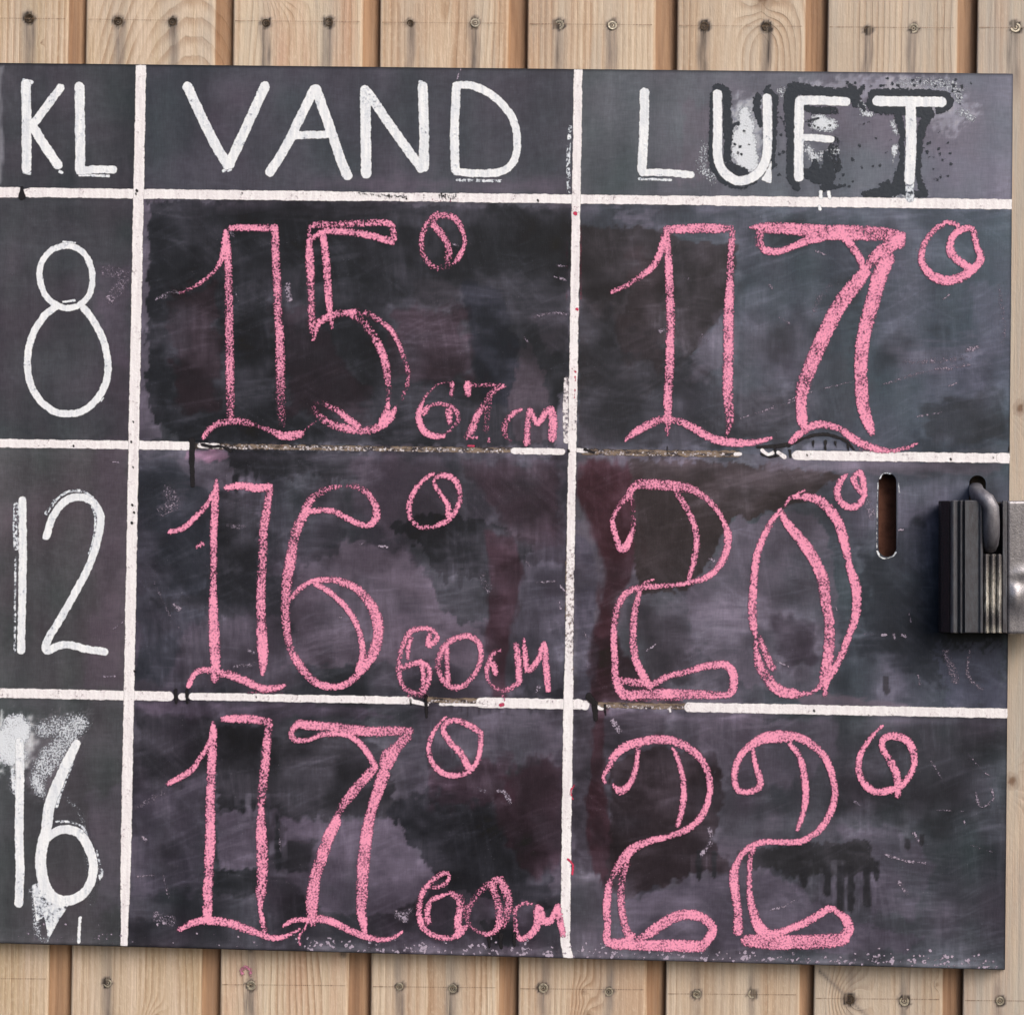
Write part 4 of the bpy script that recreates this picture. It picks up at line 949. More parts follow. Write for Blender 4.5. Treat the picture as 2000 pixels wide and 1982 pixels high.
chalk("chalk_digit", "pink chalk 7 of 17 in the air column", [
    (c, [(-125, 300, 14, 1), (-60, 295, 50, 1), (0, 302, 80, .86), (200, 312, 86, .8), (350, 330, 106, .88), (550, 335, 108, .88), (700, 340, 106, .76), (850, 350, 90, .7), (925, 362, 70, .8)]),
    (c, [(-50, 320, 60, .7), (-60, 400, 60, .62), (-20, 455, 58, .8), (80, 465, 50, 1), (200, 420, 50, .92), (320, 375, 70, 1), (440, 350, 70, 1)]),
    (c, [(530, 370, 58, 1), (590, 440, 60, 1), (640, 520, 54, 1), (660, 590, 60, .95)]),
    (c, [(905, 400, 100, 1), (820, 440, 90, .92), (740, 500, 80, .82), (700, 570, 60, .7)]),
    (c, [(670, 610, 90, .88), (600, 700, 106, .8), (500, 830, 112, .84), (420, 980, 108, .95), (350, 1130, 104, .86), (290, 1270, 102, .8), (245, 1400, 98, .7), (230, 1520, 80, .9), (235, 1620, 78, 1), (250, 1680, 60, 1)]),
    (c, [(830, 520, 106, .8), (780, 620, 112, .95), (740, 760, 108, .85), (700, 900, 104, .86), (665, 1050, 100, .84), (645, 1200, 98, .86), (645, 1350, 94, .85), (655, 1500, 92, .9), (680, 1610, 88, .95), (720, 1720, 46, 1)]),
    (c, [(155, 1788, 36, 1), (210, 1735, 54, 1), (300, 1675, 60, .9), (400, 1665, 54, .9), (500, 1695, 44, .8), (590, 1760, 60, .95), (660, 1800, 58, .95), (760, 1835, 50, 1), (850, 1845, 38, .65), (930, 1835, 34, .8), (1030, 1798, 20, .9)])])
chalk("degree_sign", "pink chalk degree sign of 17 in the air column", [
    (c, [(1318, 285, 36, 1), (1250, 265, 38, .9), (1160, 310, 40, .85), (1085, 410, 40, .9), (1062, 520, 50, .95), (1100, 600, 60, .95), (1180, 655, 70, 1), (1290, 660, 70, 1), (1400, 605, 60, 1), (1475, 515, 58, 1), (1445, 430, 44, .9), (1412, 310, 44, 1), (1330, 320, 50, 1), (1270, 385, 50, 1), (1268, 470, 64, 1), (1320, 530, 58, 1), (1400, 575, 50, 1)])])
c = '2b'
chalk("chalk_digit", "pink chalk 1 of 16", [
    (c, [(112, 662, 36, 1), (200, 638, 40, 1), (290, 560, 40, 1), (370, 470, 36, 1), (408, 390, 30, 1)]),
    (c, [(430, 305, 12, .8), (430, 355, 44, 1), (420, 500, 54, 1), (412, 700, 54, .85), (413, 850, 50, .75), (410, 1050, 50, .66), (410, 1150, 60, 1), (415, 1350, 76, 1), (425, 1550, 72, 1), (420, 1670, 58, .95)]),
    (c, [(500, 360, 44, .95), (600, 346, 54, .96), (700, 362, 62, .9), (795, 352, 54, .82)]),
    (c, [(800, 375, 44, .8), (780, 480, 60, .75), (757, 650, 68, .7), (748, 850, 60, .56), (740, 1000, 65, .7), (735, 1150, 70, .85), (738, 1275, 66, .52), (740, 1340, 74, 1), (750, 1480, 80, 1), (750, 1590, 52, 1), (746, 1640, 22, .9)]),
    (c, [(240, 1715, 38, 1), (280, 1640, 42, 1), (340, 1608, 42, 1), (430, 1625, 54, 1), (530, 1645, 60, .86), (640, 1690, 60, .86), (740, 1735, 54, .95), (830, 1735, 48, 1), (895, 1717, 28, 1)]), (c, [(300, 765, 30, .6), (335, 745, 36, .6)])])
chalk("chalk_digit", "pink chalk 6 of 16", [
    (c, [(1045, 505, 64, .8), (1090, 430, 58, .52), (1170, 378, 48, .52), (1280, 348, 28, .65)]),
    (c, [(1320, 350, 28, .65), (1380, 350, 44, .6), (1460, 390, 48, .65), (1520, 480, 50, .85), (1528, 560, 62, .95), (1485, 612, 44, .95), (1415, 610, 40, .95), (1330, 570, 48, .9), (1230, 520, 44, .9), (1130, 515, 40, .95), (1050, 525, 46, .9)]),
    (c, [(1040, 530, 66, .9), (990, 630, 74, .65), (960, 740, 70, .56), (940, 860, 78, .86), (915, 1000, 74, .75), (905, 1150, 64, .7), (905, 1240, 64, .6), (915, 1350, 56, .75), (935, 1450, 56, .55), (990, 1560, 60, .8), (1060, 1650, 60, .86), (1140, 1708, 54, .95), (1250, 1725, 50, 1), (1340, 1695, 50, 1), (1420, 1620, 54, .95), (1500, 1505, 78, .9), (1540, 1380, 80, .86), (1530, 1250, 80, .86), (1470, 1130, 70, .86), (1390, 1050, 58, .8), (1280, 1003, 54, .9), (1180, 988, 44, .95), (1080, 1003, 34, .95), (1000, 1055, 40, .95), (945, 1120, 28, .9)]),
    (c, [(1110, 1022, 36, 1), (1200, 1070, 44, 1), (1300, 1160, 42, 1), (1380, 1270, 42, 1), (1420, 1380, 44, 1), (1435, 1490, 46, 1), (1405, 1610, 48, 1)])])
c = '2c'
chalk("degree_sign", "pink chalk degree sign of 16", [
    (c, [(518, 265, 26, .95), (440, 320, 34, .95), (380, 400, 42, .95), (350, 500, 44, .9), (370, 590, 34, .8), (440, 638, 34, .7), (550, 622, 40, .76), (640, 568, 44, .8), (697, 470, 40, .82), (697, 370, 42, .86), (660, 302, 48, .9), (590, 278, 46, .9), (532, 302, 30, .9), (532, 350, 34, .9), (580, 420, 42, .95), (618, 480, 42, .9), (625, 560, 50, .82)])])
chalk("chalk_digit", "small pink chalk 6 of 60 cm beside the 16", [
    (c, [(490, 1385, 38, .8), (492, 1450, 54, .9), (548, 1402, 38, .85), (500, 1345, 38, .85), (430, 1338, 38, .78), (360, 1362, 44, .76), (305, 1460, 42, .7), (282, 1560, 38, .7), (282, 1650, 40, .72), (312, 1740, 40, .76), (380, 1780, 34, .72), (450, 1772, 40, .78), (490, 1690, 38, .82), (488, 1612, 38, .82), (430, 1572, 44, .9), (350, 1590, 44, .92), (290, 1612, 42, .92)]),
    (c, [(365, 1400, 32, .95), (345, 1480, 38, .9), (342, 1545, 28, .9)]), (c, [(440, 1600, 36, .88), (452, 1680, 34, .9), (440, 1765, 38, .8)])])
chalk("chalk_digit", "small pink chalk 0 of 60 cm beside the 16", [
    (c, [(760, 1385, 44, .9), (660, 1412, 44, .75), (590, 1470, 48, .78), (552, 1580, 46, .66), (575, 1680, 44, .66), (650, 1745, 48, .95), (740, 1725, 44, .86), (818, 1630, 38, .82), (850, 1530, 38, .9), (830, 1432, 44, .9), (765, 1390, 44, .95)]), (c, [(615, 1485, 40, .95), (615, 1600, 38, .95), (625, 1715, 38, .95)])])
chalk("chalk_letter", "small pink chalk c of 60 cm beside the 16", [
    (c, [(988, 1492, 32, .55), (930, 1512, 38, .65), (908, 1560, 40, .9), (890, 1620, 38, .9), (900, 1700, 28, .65), (960, 1755, 28, .55), (1020, 1765, 38, .8), (1110, 1712, 40, .95)]), (c, [(935, 1585, 48, 1), (950, 1645, 42, 1)])])
chalk("chalk_letter", "small pink chalk m of 60 cm beside the 16", [
    (c, [(1092, 1450, 42, .9), (1105, 1560, 50, .95), (1115, 1695, 48, 1)]), (c, [(1145, 1412, 18, .85), (1155, 1520, 44, .9), (1172, 1630, 42, .92), (1240, 1560, 44, 1), (1288, 1440, 32, 1), (1300, 1600, 54, .95), (1315, 1760, 42, 1)])])
c = '2d'
chalk("chalk_digit", "pink chalk 2 of 20", [
    (c, [(430, 780, 56, .98), (400, 788, 52, .95), (370, 720, 44, 1), (347, 640, 44, 1), (342, 580, 34, .9), (390, 490, 40, .52), (450, 420, 48, .7), (510, 345, 68, .66), (620, 340, 78, .75), (760, 350, 78, .76), (880, 370, 64, .86), (980, 430, 48, .85), (1060, 510, 40, .92), (1112, 600, 34, .92), (1142, 700, 58, 1), (1120, 830, 54, 1), (1060, 930, 46, 1), (980, 988, 46, 1), (880, 1018, 38, .95), (760, 1038, 30, .85), (640, 1045, 44, .85), (540, 1052, 48, .8), (440, 1092, 48, .76), (390, 1160, 54, .76), (360, 1260, 50, .75), (350, 1400, 50, .86), (360, 1560, 50, .82), (362, 1680, 58, .76), (405, 1775, 70, .95), (470, 1805, 66, 1)]),
    (c, [(470, 430, 34, .5), (485, 520, 30, .42), (488, 620, 34, .52), (462, 715, 48, .95), (435, 772, 58, 1)]), (c, [(785, 400, 48, .52), (840, 480, 48, .8), (900, 600, 44, .8), (925, 720, 48, .82), (910, 850, 48, .86), (880, 960, 34, .9), (862, 1035, 28, .9)]),
    (c, [(628, 1000, 18, .95), (560, 1030, 28, .72), (520, 1120, 40, .86), (495, 1230, 54, .8), (485, 1400, 54, .76), (500, 1550, 56, .82), (540, 1640, 62, .95), (600, 1735, 50, 1)]),
    (c, [(400, 1695, 48, .75), (500, 1712, 58, .76), (620, 1720, 50, .8), (720, 1670, 48, .76), (850, 1640, 44, .76), (940, 1610, 50, .95), (1040, 1590, 58, 1), (1130, 1592, 60, 1), (1178, 1650, 60, 1), (1180, 1740, 60, 1), (1150, 1795, 48, 1)]),
    (c, [(420, 1800, 66, .95), (540, 1790, 68, .76), (660, 1790, 72, .9), (800, 1790, 76, .88), (940, 1795, 68, .8), (1080, 1800, 58, .76), (1150, 1800, 38, .9)])])
c = '2e'
chalk("chalk_digit", "tall narrow pink chalk 0 of 20", [
    (c, [(90, 512, 26, 1), (30, 590, 42, 1), (-30, 700, 50, 1), (-80, 850, 54, .96), (-100, 1050, 56, .9), (-108, 1200, 68, .86), (-100, 1330, 50, .86), (-82, 1400, 30, .72), (-80, 1500, 46, .62), (-55, 1600, 68, .76), (10, 1700, 78, .76), (80, 1768, 80, .8), (165, 1788, 78, .85), (230, 1790, 48, .72), (300, 1780, 26, .8), (350, 1748, 36, .95), (395, 1690, 54, 1)]),
    (c, [(-60, 1395, 28, .8), (-20, 1500, 52, .66), (30, 1610, 56, .7)]),
    (c, [(115, 492, 18, .7), (155, 435, 30, .7), (240, 425, 48, .86), (350, 450, 72, .95), (440, 530, 74, .9), (500, 640, 74, 1), (535, 760, 68, 1), (555, 870, 50, 1), (575, 940, 58, 1), (610, 1050, 74, 1), (615, 1180, 64, .95), (600, 1280, 58, 1), (560, 1390, 50, .95), (510, 1520, 54, .95), (450, 1630, 58, .95), (405, 1700, 50, 1), (396, 1790, 42, 1)]),
    (c, [(88, 515, 24, 1), (120, 590, 58, 1), (190, 680, 70, .95), (270, 780, 84, .9), (330, 880, 80, .9), (380, 1000, 88, .86), (400, 1150, 74, .85), (425, 1300, 74, .72), (425, 1450, 80, .8), (410, 1580, 84, .82), (390, 1670, 76, .86)]), (c, [(190, 412, 18, .85), (252, 382, 18, .95)])])
chalk("degree_sign", "pink chalk degree sign of 20", [(c, [(542, 272, 26, 1), (492, 340, 50, 1), (480, 415, 50, 1), (530, 485, 50, 1), (608, 492, 50, 1), (662, 430, 44, 1), (662, 340, 44, 1), (638, 262, 52, 1), (592, 295, 46, 1), (612, 350, 44, 1), (648, 395, 38, 1)])])
c = '3b'
chalk("chalk_digit", "pink chalk 1 of 17 in the water column", [
    (c, [(102, 630, 40, 1), (180, 590, 46, 1), (270, 530, 44, .92), (320, 455, 42, .7), (370, 375, 34, .85), (400, 290, 30, 1)]),
    (c, [(408, 212, 22, .75), (410, 275, 54, 1), (400, 450, 64, .95), (395, 600, 64, .8), (388, 780, 65, 1), (390, 1000, 72, .9), (382, 1150, 72, .8), (378, 1250, 68, .7), (372, 1350, 70, .9), (370, 1480, 70, .9), (368, 1560, 64, 1)]),
    (c, [(480, 190, 48, .9), (560, 185, 60, .92), (680, 190, 64, .92), (790, 205, 54, .66)]), (c, [(795, 230, 54, .66), (780, 330, 60, .86), (765, 500, 64, .76), (750, 650, 70, .62), (740, 750, 58, .48), (738, 820, 46, .95), (738, 950, 74, .95), (745, 1100, 84, .75), (745, 1250, 80, .7), (735, 1380, 70, .8), (732, 1480, 34, 1), (745, 1560, 38, 1), (758, 1635, 44, .9)]),
    (c, [(178, 1633, 36, 1), (260, 1590, 50, .95), (370, 1570, 60, .95), (500, 1585, 64, .85), (600, 1615, 60, .8), (700, 1650, 54, .9), (780, 1680, 48, 1), (860, 1690, 42, 1), (960, 1655, 24, 1), (1000, 1630, 18, .85)])])
chalk("chalk_digit", "pink chalk 7 of 17 in the water column", [
    (c, [(1060, 1580, 20, .9), (1040, 1620, 18, .85), (1000, 1680, 18, .85), (1005, 1735, 16, .85)]),
    (c, [(990, 218, 52, .9), (1050, 232, 66, 1), (1200, 240, 60, .9), (1350, 260, 72, .86), (1500, 275, 74, .85), (1650, 270, 70, .8), (1760, 272, 58, .55)]),
    (c, [(990, 220, 44, .85), (948, 275, 46, .82), (962, 328, 44, .82), (1050, 335, 34, .9), (1150, 297, 38, 1), (1250, 290, 40, 1), (1340, 302, 42, 1), (1420, 362, 50, 1), (1480, 440, 46, 1), (1520, 520, 50, 1)]),
    (c, [(1735, 312, 76, .7), (1680, 370, 72, .66), (1620, 440, 112, .8), (1598, 490, 106, .78)]), (c, [(1495, 545, 68, .9), (1430, 620, 70, .8), (1360, 700, 74, .72), (1300, 780, 64, .6), (1262, 848, 46, .45), (1248, 900, 76, 1), (1200, 1000, 84, .9), (1150, 1150, 84, .8), (1110, 1270, 80, .9), (1090, 1400, 92, .9), (1085, 1500, 80, .86), (1090, 1585, 56, .7)]),
    (c, [(1578, 570, 88, .86), (1540, 680, 84, .95), (1500, 800, 70, .76), (1470, 930, 84, .9), (1450, 1080, 88, .95), (1435, 1230, 88, .8), (1430, 1380, 84, .66), (1425, 1500, 74, .86), (1440, 1590, 58, 1), (1445, 1655, 38, 1)]),
    (c, [(892, 1609, 22, 1), (960, 1570, 38, 1), (1060, 1565, 44, .95), (1160, 1560, 58, .9), (1250, 1590, 54, .95), (1350, 1640, 50, .95), (1450, 1680, 48, .9), (1560, 1702, 38, 1), (1640, 1690, 28, 1), (1708, 1646, 16, 1)])])
c = '3c'
chalk("degree_sign", "pink chalk degree sign of 17 in the water column", [(c, [(608, 178, 18, .85), (560, 222, 24, 1), (505, 310, 32, 1), (487, 400, 38, 1), (512, 490, 40, 1), (580, 563, 42, 1), (680, 582, 42, 1), (778, 545, 42, .95), (828, 470, 38, .95), (848, 360, 38, 1), (838, 285, 48, 1), (760, 232, 48, 1), (660, 200, 42, 1), (597, 232, 40, 1), (594, 288, 42, 1), (650, 368, 50, .9), (710, 430, 50, .9), (748, 500, 52, 1), (768, 535, 46, 1)])])
chalk("chalk_digit", "small pink chalk 6 of 60 cm in the 16 row", [
    (c, [(560, 1348, 32, .85), (600, 1332, 34, .95), (630, 1290, 24, .95), (615, 1258, 28, 1), (570, 1267, 38, .95), (500, 1320, 40, .85), (450, 1380, 48, .85), (422, 1480, 44, .82), (427, 1580, 44, .95), (462, 1650, 44, .95), (540, 1697, 42, .95), (640, 1705, 40, .9), (705, 1668, 56, 1), (755, 1622, 28, .9)]), (c, [(560, 1350, 34, .9), (520, 1355, 36, .9), (470, 1348, 38, .9)]),
    (c, [(615, 1400, 26, .9), (560, 1422, 34, .95), (502, 1452, 40, .9), (474, 1530, 48, .9), (485, 1600, 42, .9)]), (c, [(635, 1395, 40, .85), (690, 1430, 50, .72), (702, 1500, 50, .76), (692, 1580, 58, .9), (690, 1650, 58, 1)]), (c, [(710, 1420, 50, .42), (740, 1500, 54, .42), (750, 1560, 46, .42)])])
chalk("chalk_digit", "small smudged pink chalk 0 of 60 cm in the 16 row", [
    (c, [(955, 1305, 58, .62), (870, 1360, 48, .52), (800, 1440, 48, .52), (755, 1520, 52, .48), (765, 1600, 38, .42), (820, 1658, 24, .65), (890, 1678, 38, .92), (955, 1650, 42, .82), (978, 1560, 58, .64), (960, 1440, 58, .7), (925, 1345, 58, .7)]), (c, [(985, 1305, 58, .68), (1028, 1400, 68, .66), (1040, 1500, 58, .62), (1005, 1615, 56, .5)])])
chalk("chalk_letter", "small pink chalk c of 60 cm in the 16 row", [(c, [(1195, 1466, 28, .85), (1130, 1472, 24, .75), (1085, 1520, 30, .75), (1092, 1600, 36, .75), (1092, 1660, 38, .55), (1125, 1712, 42, .82), (1178, 1688, 42, 1)])])
chalk("chalk_letter", "small pink chalk m of 60 cm in the 16 row", [(c, [(1185, 1692, 46, 1), (1238, 1620, 58, 1), (1246, 1505, 66, 1), (1280, 1580, 66, 1), (1330, 1588, 48, 1), (1380, 1485, 38, 1), (1395, 1580, 50, 1), (1418, 1685, 42, 1)])])
c = '3d'
chalk("chalk_digit", "first pink chalk 2 of 22", [
    (c, [(290, 630, 26, 1), (278, 585, 26, 1), (320, 520, 42, .95), (350, 450, 58, 1), (430, 382, 64, .95), (530, 350, 60, .95), (650, 332, 68, .95), (760, 342, 60, .86), (860, 387, 62, .86), (950, 462, 54, .86), (1000, 560, 50, .86), (1018, 680, 44, .95), (990, 800, 48, .9), (930, 898, 50, .95), (830, 968, 48, .95), (700, 1010, 42, 1), (580, 1040, 52, .95), (480, 1090, 68, .95), (420, 1160, 78, .8), (365, 1240, 58, .52), (325, 1310, 38, .42), (312, 1380, 58, 1), (302, 1500, 58, 1), (307, 1620, 50, 1), (305, 1720, 58, 1), (370, 1748, 80, 1), (450, 1740, 90, 1)]),
    (c, [(518, 395, 38, .85), (510, 480, 34, .85), (498, 550, 44, .82), (460, 640, 44, .9), (395, 688, 64, .92), (345, 645, 18, .75)]), (c, [(762, 395, 28, 1), (800, 490, 38, 1), (830, 600, 42, 1), (835, 720, 48, 1), (820, 830, 44, .95), (792, 925, 38, .72)]),
    (c, [(438, 1185, 58, .72), (420, 1260, 48, .55), (402, 1340, 48, .55), (402, 1450, 54, .86), (415, 1560, 54, .86), (440, 1655, 58, .82), (478, 1695, 58, .9)]),
    (c, [(515, 1718, 38, .55), (600, 1670, 78, .86), (700, 1600, 78, .9), (800, 1552, 74, .95), (900, 1547, 72, 1), (978, 1575, 68, 1), (1035, 1640, 64, 1), (1005, 1715, 70, 1), (965, 1755, 70, .95)]), (c, [(470, 1752, 80, .9), (550, 1758, 76, .86), (680, 1758, 84, .95), (820, 1760, 88, .95), (950, 1765, 84, .95)])])
chalk("chalk_digit", "second pink chalk 2 of 22", [
    (c, [(1312, 400, 28, 1), (1330, 500, 40, 1), (1358, 590, 50, 1), (1362, 655, 52, 1), (1300, 692, 42, 1), (1215, 685, 44, 1), (1187, 610, 44, .92), (1197, 520, 50, 1), (1232, 440, 50, 1), (1305, 370, 58, 1), (1400, 322, 82, .95), (1500, 312, 92, .9), (1618, 315, 64, .95), (1718, 365, 60, .95), (1808, 450, 54, .95), (1858, 560, 50, .95), (1883, 700, 48, .95), (1858, 820, 50, .96), (1798, 930, 54, .95), (1708, 1008, 50, .95), (1618, 1043, 48, .95), (1418, 1040, 44, .95), (1345, 1052, 48, .9), (1262, 1100, 48, .82), (1212, 1170, 44, .72), (1182, 1270, 72, .95), (1192, 1400, 64, .9), (1210, 1530, 60, .9), (1212, 1655, 78, .88)]),
    (c, [(1572, 362, 38, 1), (1640, 460, 44, 1), (1672, 600, 54, 1), (1680, 730, 52, 1), (1660, 850, 42, 1), (1622, 955, 28, 1)]), (c, [(1318, 1085, 38, .72), (1295, 1150, 38, .65), (1290, 1250, 40, .86), (1290, 1380, 44, .9), (1310, 1500, 58, .9), (1350, 1620, 80, .9), (1410, 1680, 88, 1)]),
    (c, [(1420, 1682, 64, 1), (1520, 1660, 50, 1), (1650, 1610, 58, 1), (1730, 1570, 58, 1), (1846, 1502, 54, 1), (1900, 1532, 46, .92), (1955, 1575, 66, 1), (1978, 1640, 76, 1), (1950, 1695, 80, 1)]),
    (c, [(1270, 1725, 84, .85), (1450, 1735, 112, .86), (1600, 1735, 104, .86), (1750, 1732, 104, .8), (1870, 1722, 104, .8), (1940, 1712, 94, .8)])])
c = '3e'
chalk("degree_sign", "pink chalk degree sign of 22", [(c, [(793, 238, 20, .95), (720, 312, 32, .95), (652, 410, 42, .95), (627, 520, 48, .95), (652, 620, 50, 1), (730, 688, 56, 1), (830, 688, 56, 1), (925, 650, 50, .95), (998, 550, 42, .95), (1012, 440, 54, .95), (968, 345, 58, .9), (880, 308, 58, .86), (805, 325, 48, .9), (792, 390, 46, 1), (840, 470, 54, .82), (878, 540, 58, .86), (900, 620, 58, 1), (897, 725, 42, .72)])])

# chalk dust scribbles and red specks
DS = []
def ds(t, pts, w_, d_): DS.append((t, pts, w_, d_))
ds('1b', [(920, 690), (930, 790)], 50, .5); ds('1b', [(20, 790), (120, 740), (170, 740)], 26, .4); ds('1b', [(560, 740), (585, 800)], 10, .5); ds('1b', [(530, 330), (560, 370)], 26, .35)
ds('3c', [(970, 690), (1010, 700), (1050, 765)], 36, .6); ds('3c', [(830, 670), (880, 680)], 30, .25); ds('3c', [(270, 1540), (320, 1570)], 60, .4); ds('3d', [(340, 200), (390, 270)], 46, .55)
ds('3d', [(1010, 950), (1020, 1040), (960, 1130)], 40, .5); ds('3d', [(1440, 1510), (1520, 1490), (1620, 1440)], 22, .5); ds('3e', [(810, 1130), (950, 1170), (1090, 1190)], 24, .6); ds('3e', [(1010, 980), (1040, 1040)], 28, .5)
ds('3e', [(910, 1320), (960, 1400)], 30, .5); ds('3e', [(600, 760), (640, 790)], 20, .5); ds('3e', [(1360, 900), (1375, 960)], 12, .6); ds('3e', [(1390, 1060), (1610, 1130)], 8, .5)
ds('3e', [(1380, 430), (1500, 560), (1560, 590)], 14, .4); ds('3e', [(1440, 700), (1470, 800), (1560, 740), (1540, 660)], 20, .45); ds('3e', [(1110, 450), (1200, 600)], 10, .4); ds('3e', [(1170, 820), (1350, 830)], 10, .45)
ds('2e', [(670, 1378), (720, 1378)], 14, .75); ds('2e', [(740, 1370), (760, 1372)], 10, .6); ds('2e', [(785, 1382), (815, 1380)], 18, .8); ds('2e', [(930, 1380), (955, 1392)], 24, .8); ds('2e', [(860, 1350), (880, 1410)], 10, .5); ds('2e', [(910, 655), (940, 652)], 14, .9)
ds('2e', [(60, 1560), (140, 1600)], 14, .7); ds('2e', [(470, 1190), (475, 1210)], 12, .8); ds('2e', [(690, 460), (720, 560)], 60, .3); ds('2e', [(1230, 1500), (1300, 1700)], 60, .3); ds('2e', [(1400, 1500), (1380, 1650), (1480, 1760)], 36, .35)
ds('2e', [(1040, 1660), (1050, 1720)], 20, .35); ds('2e', [(980, 1240), (990, 1290)], 16, .35); ds('2d', [(580, 1490), (640, 1450)], 20, .6); ds('2d', [(150, 1370), (170, 1420)], 24, .5); ds('2d', [(160, 1550), (165, 1600)], 14, .5); ds('2d', [(1010, 850), (1040, 870)], 26, .55)
ds('2b', [(560, 1585), (690, 1570)], 30, .4); ds('2b', [(650, 1470), (680, 1490)], 24, .5); ds('2b', [(1545, 760), (1600, 770)], 22, .8); ds('2b', [(1380, 750), (1440, 740)], 20, .4); ds('2b', [(1280, 1250), (1300, 1240)], 26, .5); ds('2b', [(510, 620), (620, 630)], 30, .3)
ds('2b', [(100, 380), (140, 470), (60, 520)], 90, .25); ds('2a', [(1200, 1170), (1240, 1200)], 40, .45); ds('2a', [(1060, 1010), (1180, 1250)], 12, .35); ds('2a', [(1200, 1280), (1300, 1420)], 10, .3); ds('2a', [(690, 1420), (850, 1290)], 12, .4); ds('2a', [(720, 1670), (800, 1670)], 14, .55); ds('2a', [(760, 185), (820, 188)], 12, .5)
ds('1a', [(740, 600), (860, 650), (760, 800)], 90, .25); ds('1a', [(750, 780), (775, 800)], 30, .5); ds('1a', [(75, 620), (90, 628)], 16, .7); ds('1d', [(960, 1050), (995, 1080)], 30, .5); ds('1d', [(670, 1020), (700, 1010)], 24, .5); ds('1d', [(1230, 1620), (1420, 1560), (1600, 1500)], 14, .45); ds('1d', [(830, 655), (870, 655)], 16, .4)
ds('1d', [(1430, 700), (1450, 720)], 20, .6); ds('1d', [(1500, 920), (1560, 960)], 28, .5); ds('1e', [(20, 1540), (300, 1440), (600, 1360)], 10, .4); ds('1e', [(800, 1385), (1080, 1300), (1390, 1250)], 24, .42); ds('1e', [(1380, 1150), (1450, 1130)], 36, .6); ds('1e', [(950, 1230), (1200, 1220), (1390, 1200)], 40, .25)
ds('1e', [(1250, 1400), (1310, 1375)], 10, .6); ds('1e', [(1030, 1610), (1200, 1580)], 12, .4); ds('1e', [(1180, 1300), (1400, 1250)], 16, .35); ds('1e', [(1600, 700), (1640, 1000), (1620, 1100)], 30, .22); ds('1e', [(330, 460), (400, 490)], 12, .45); ds('1e', [(310, 900), (360, 780), (430, 700)], 40, .25); ds('1e', [(1210, 800), (1260, 760)], 12, .5); ds('1e', [(1000, 440), (1300, 600)], 12, .15)
ds('1c', [(1360, 560), (1440, 570)], 14, .4); ds('1c', [(1360, 640), (1440, 665)], 16, .45); ds('1c', [(1220, 920), (1340, 890), (1440, 900)], 20, .42); ds('1c', [(1150, 1060), (1170, 1090)], 20, .45); ds('1c', [(660, 415), (690, 425)], 16, .4)
ds('2c', [(1400, 1040), (1440, 1100)], 22, .6); ds('2c', [(1230, 1020), (1360, 1010)], 16, .4); ds('2c', [(1390, 1150), (1400, 1200)], 16, .5); ds('2c', [(1160, 870), (1180, 900)], 20, .4); ds('2c', [(860, 980), (900, 1060)], 60, .22); ds('2c', [(1240, 1780), (1250, 1740)], 30, .4); ds('h', [(1725, 300), (1740, 255)], 5, .6)
ds('3b', [(690, 1500), (700, 1560)], 8, .4); ds('3b', [(860, 930), (870, 1080)], 12, .3); ds('3b', [(1680, 1540), (1760, 1500)], 50, .25); ds('3a', [(1090, 1560), (1190, 1590)], 80, .3); ds('3a', [(990, 1010), (1010, 1030)], 30, .6); ds('3a', [(940, 1280), (1060, 1270)], 20, .45); ds('3a', [(1130, 1280), (1170, 1420)], 24, .3); ds('3a', [(950, 800), (1140, 690)], 40, .2)
for q in range(420):
    x_ = random.uniform(600, 1960); y_ = bot(x_) - abs(random.gauss(0, 12)) - 2
    ds('0', [(x_, y_), (x_ + random.uniform(-3, 3), y_ + random.uniform(-2, 2))], random.uniform(2.5, 6), .85)
for q in range(70):
    x_ = random.uniform(20, 600); y_ = bot(x_) - abs(random.gauss(0, 20)) - 2
    ds('0', [(x_, y_), (x_ + 1, y_ + 1)], random.uniform(2, 4), .7)
sheet("chalk_dust", DS, M_DUST, Z3, board, "pale chalk scuffs and dust left on the black paint", step=2.0, pad=5)
RS = [('1c', [(1500, 200), (1505, 205)], 26, .9), ('1c', [(1512, 865), (1516, 868)], 22, .9), ('1c', [(1480, 1280), (1505, 1300)], 10, .8), ('1c', [(1500, 1330), (1502, 1360)], 10, .8), ('3c', [(985, 95), (1000, 90)], 26, .9), ('3c', [(1495, 650), (1470, 690), (1485, 745)], 10, .8), ('3c', [(1450, 1160), (1485, 1200), (1480, 1265)], 16, .85),
      ('1b', [(880, 1790)], 8, .4), ('1c', [(760, 1810), (800, 1812)], 16, .6), ('1c', [(1500, 1420), (1496, 1480)], 7, .6), ('1c', [(1540, 300), (1542, 800)], 8, .28), ('1c', [(1444, 400), (1442, 800)], 6, .25)]
sheet("red_chalk_mark", RS, M_RED, Z5, board, "small red marks on the upright white line", step=1.5, pad=3)
DP_ = [('1d', [(90, 170), (92, 200)], 46, .35), ('2b', [(640, 1765), (880, 1760)], 20, .35), ('1e', [(640, 1842), (760, 1850), (900, 1842)], 24, .35), ('2c', [(350, 1800), (470, 1800)], 40, .4), ('2c', [(1000, 1800), (1010, 1830)], 24, .5), ('2d', [(500, 1830), (820, 1830)], 22, .4), ('1c', [(500, 108), (700, 112)], 22, .25)]
sheet("chalk_smudge", DP_, M_CHALK, Z4, board, "faint pink chalk rubbed onto the white lines")
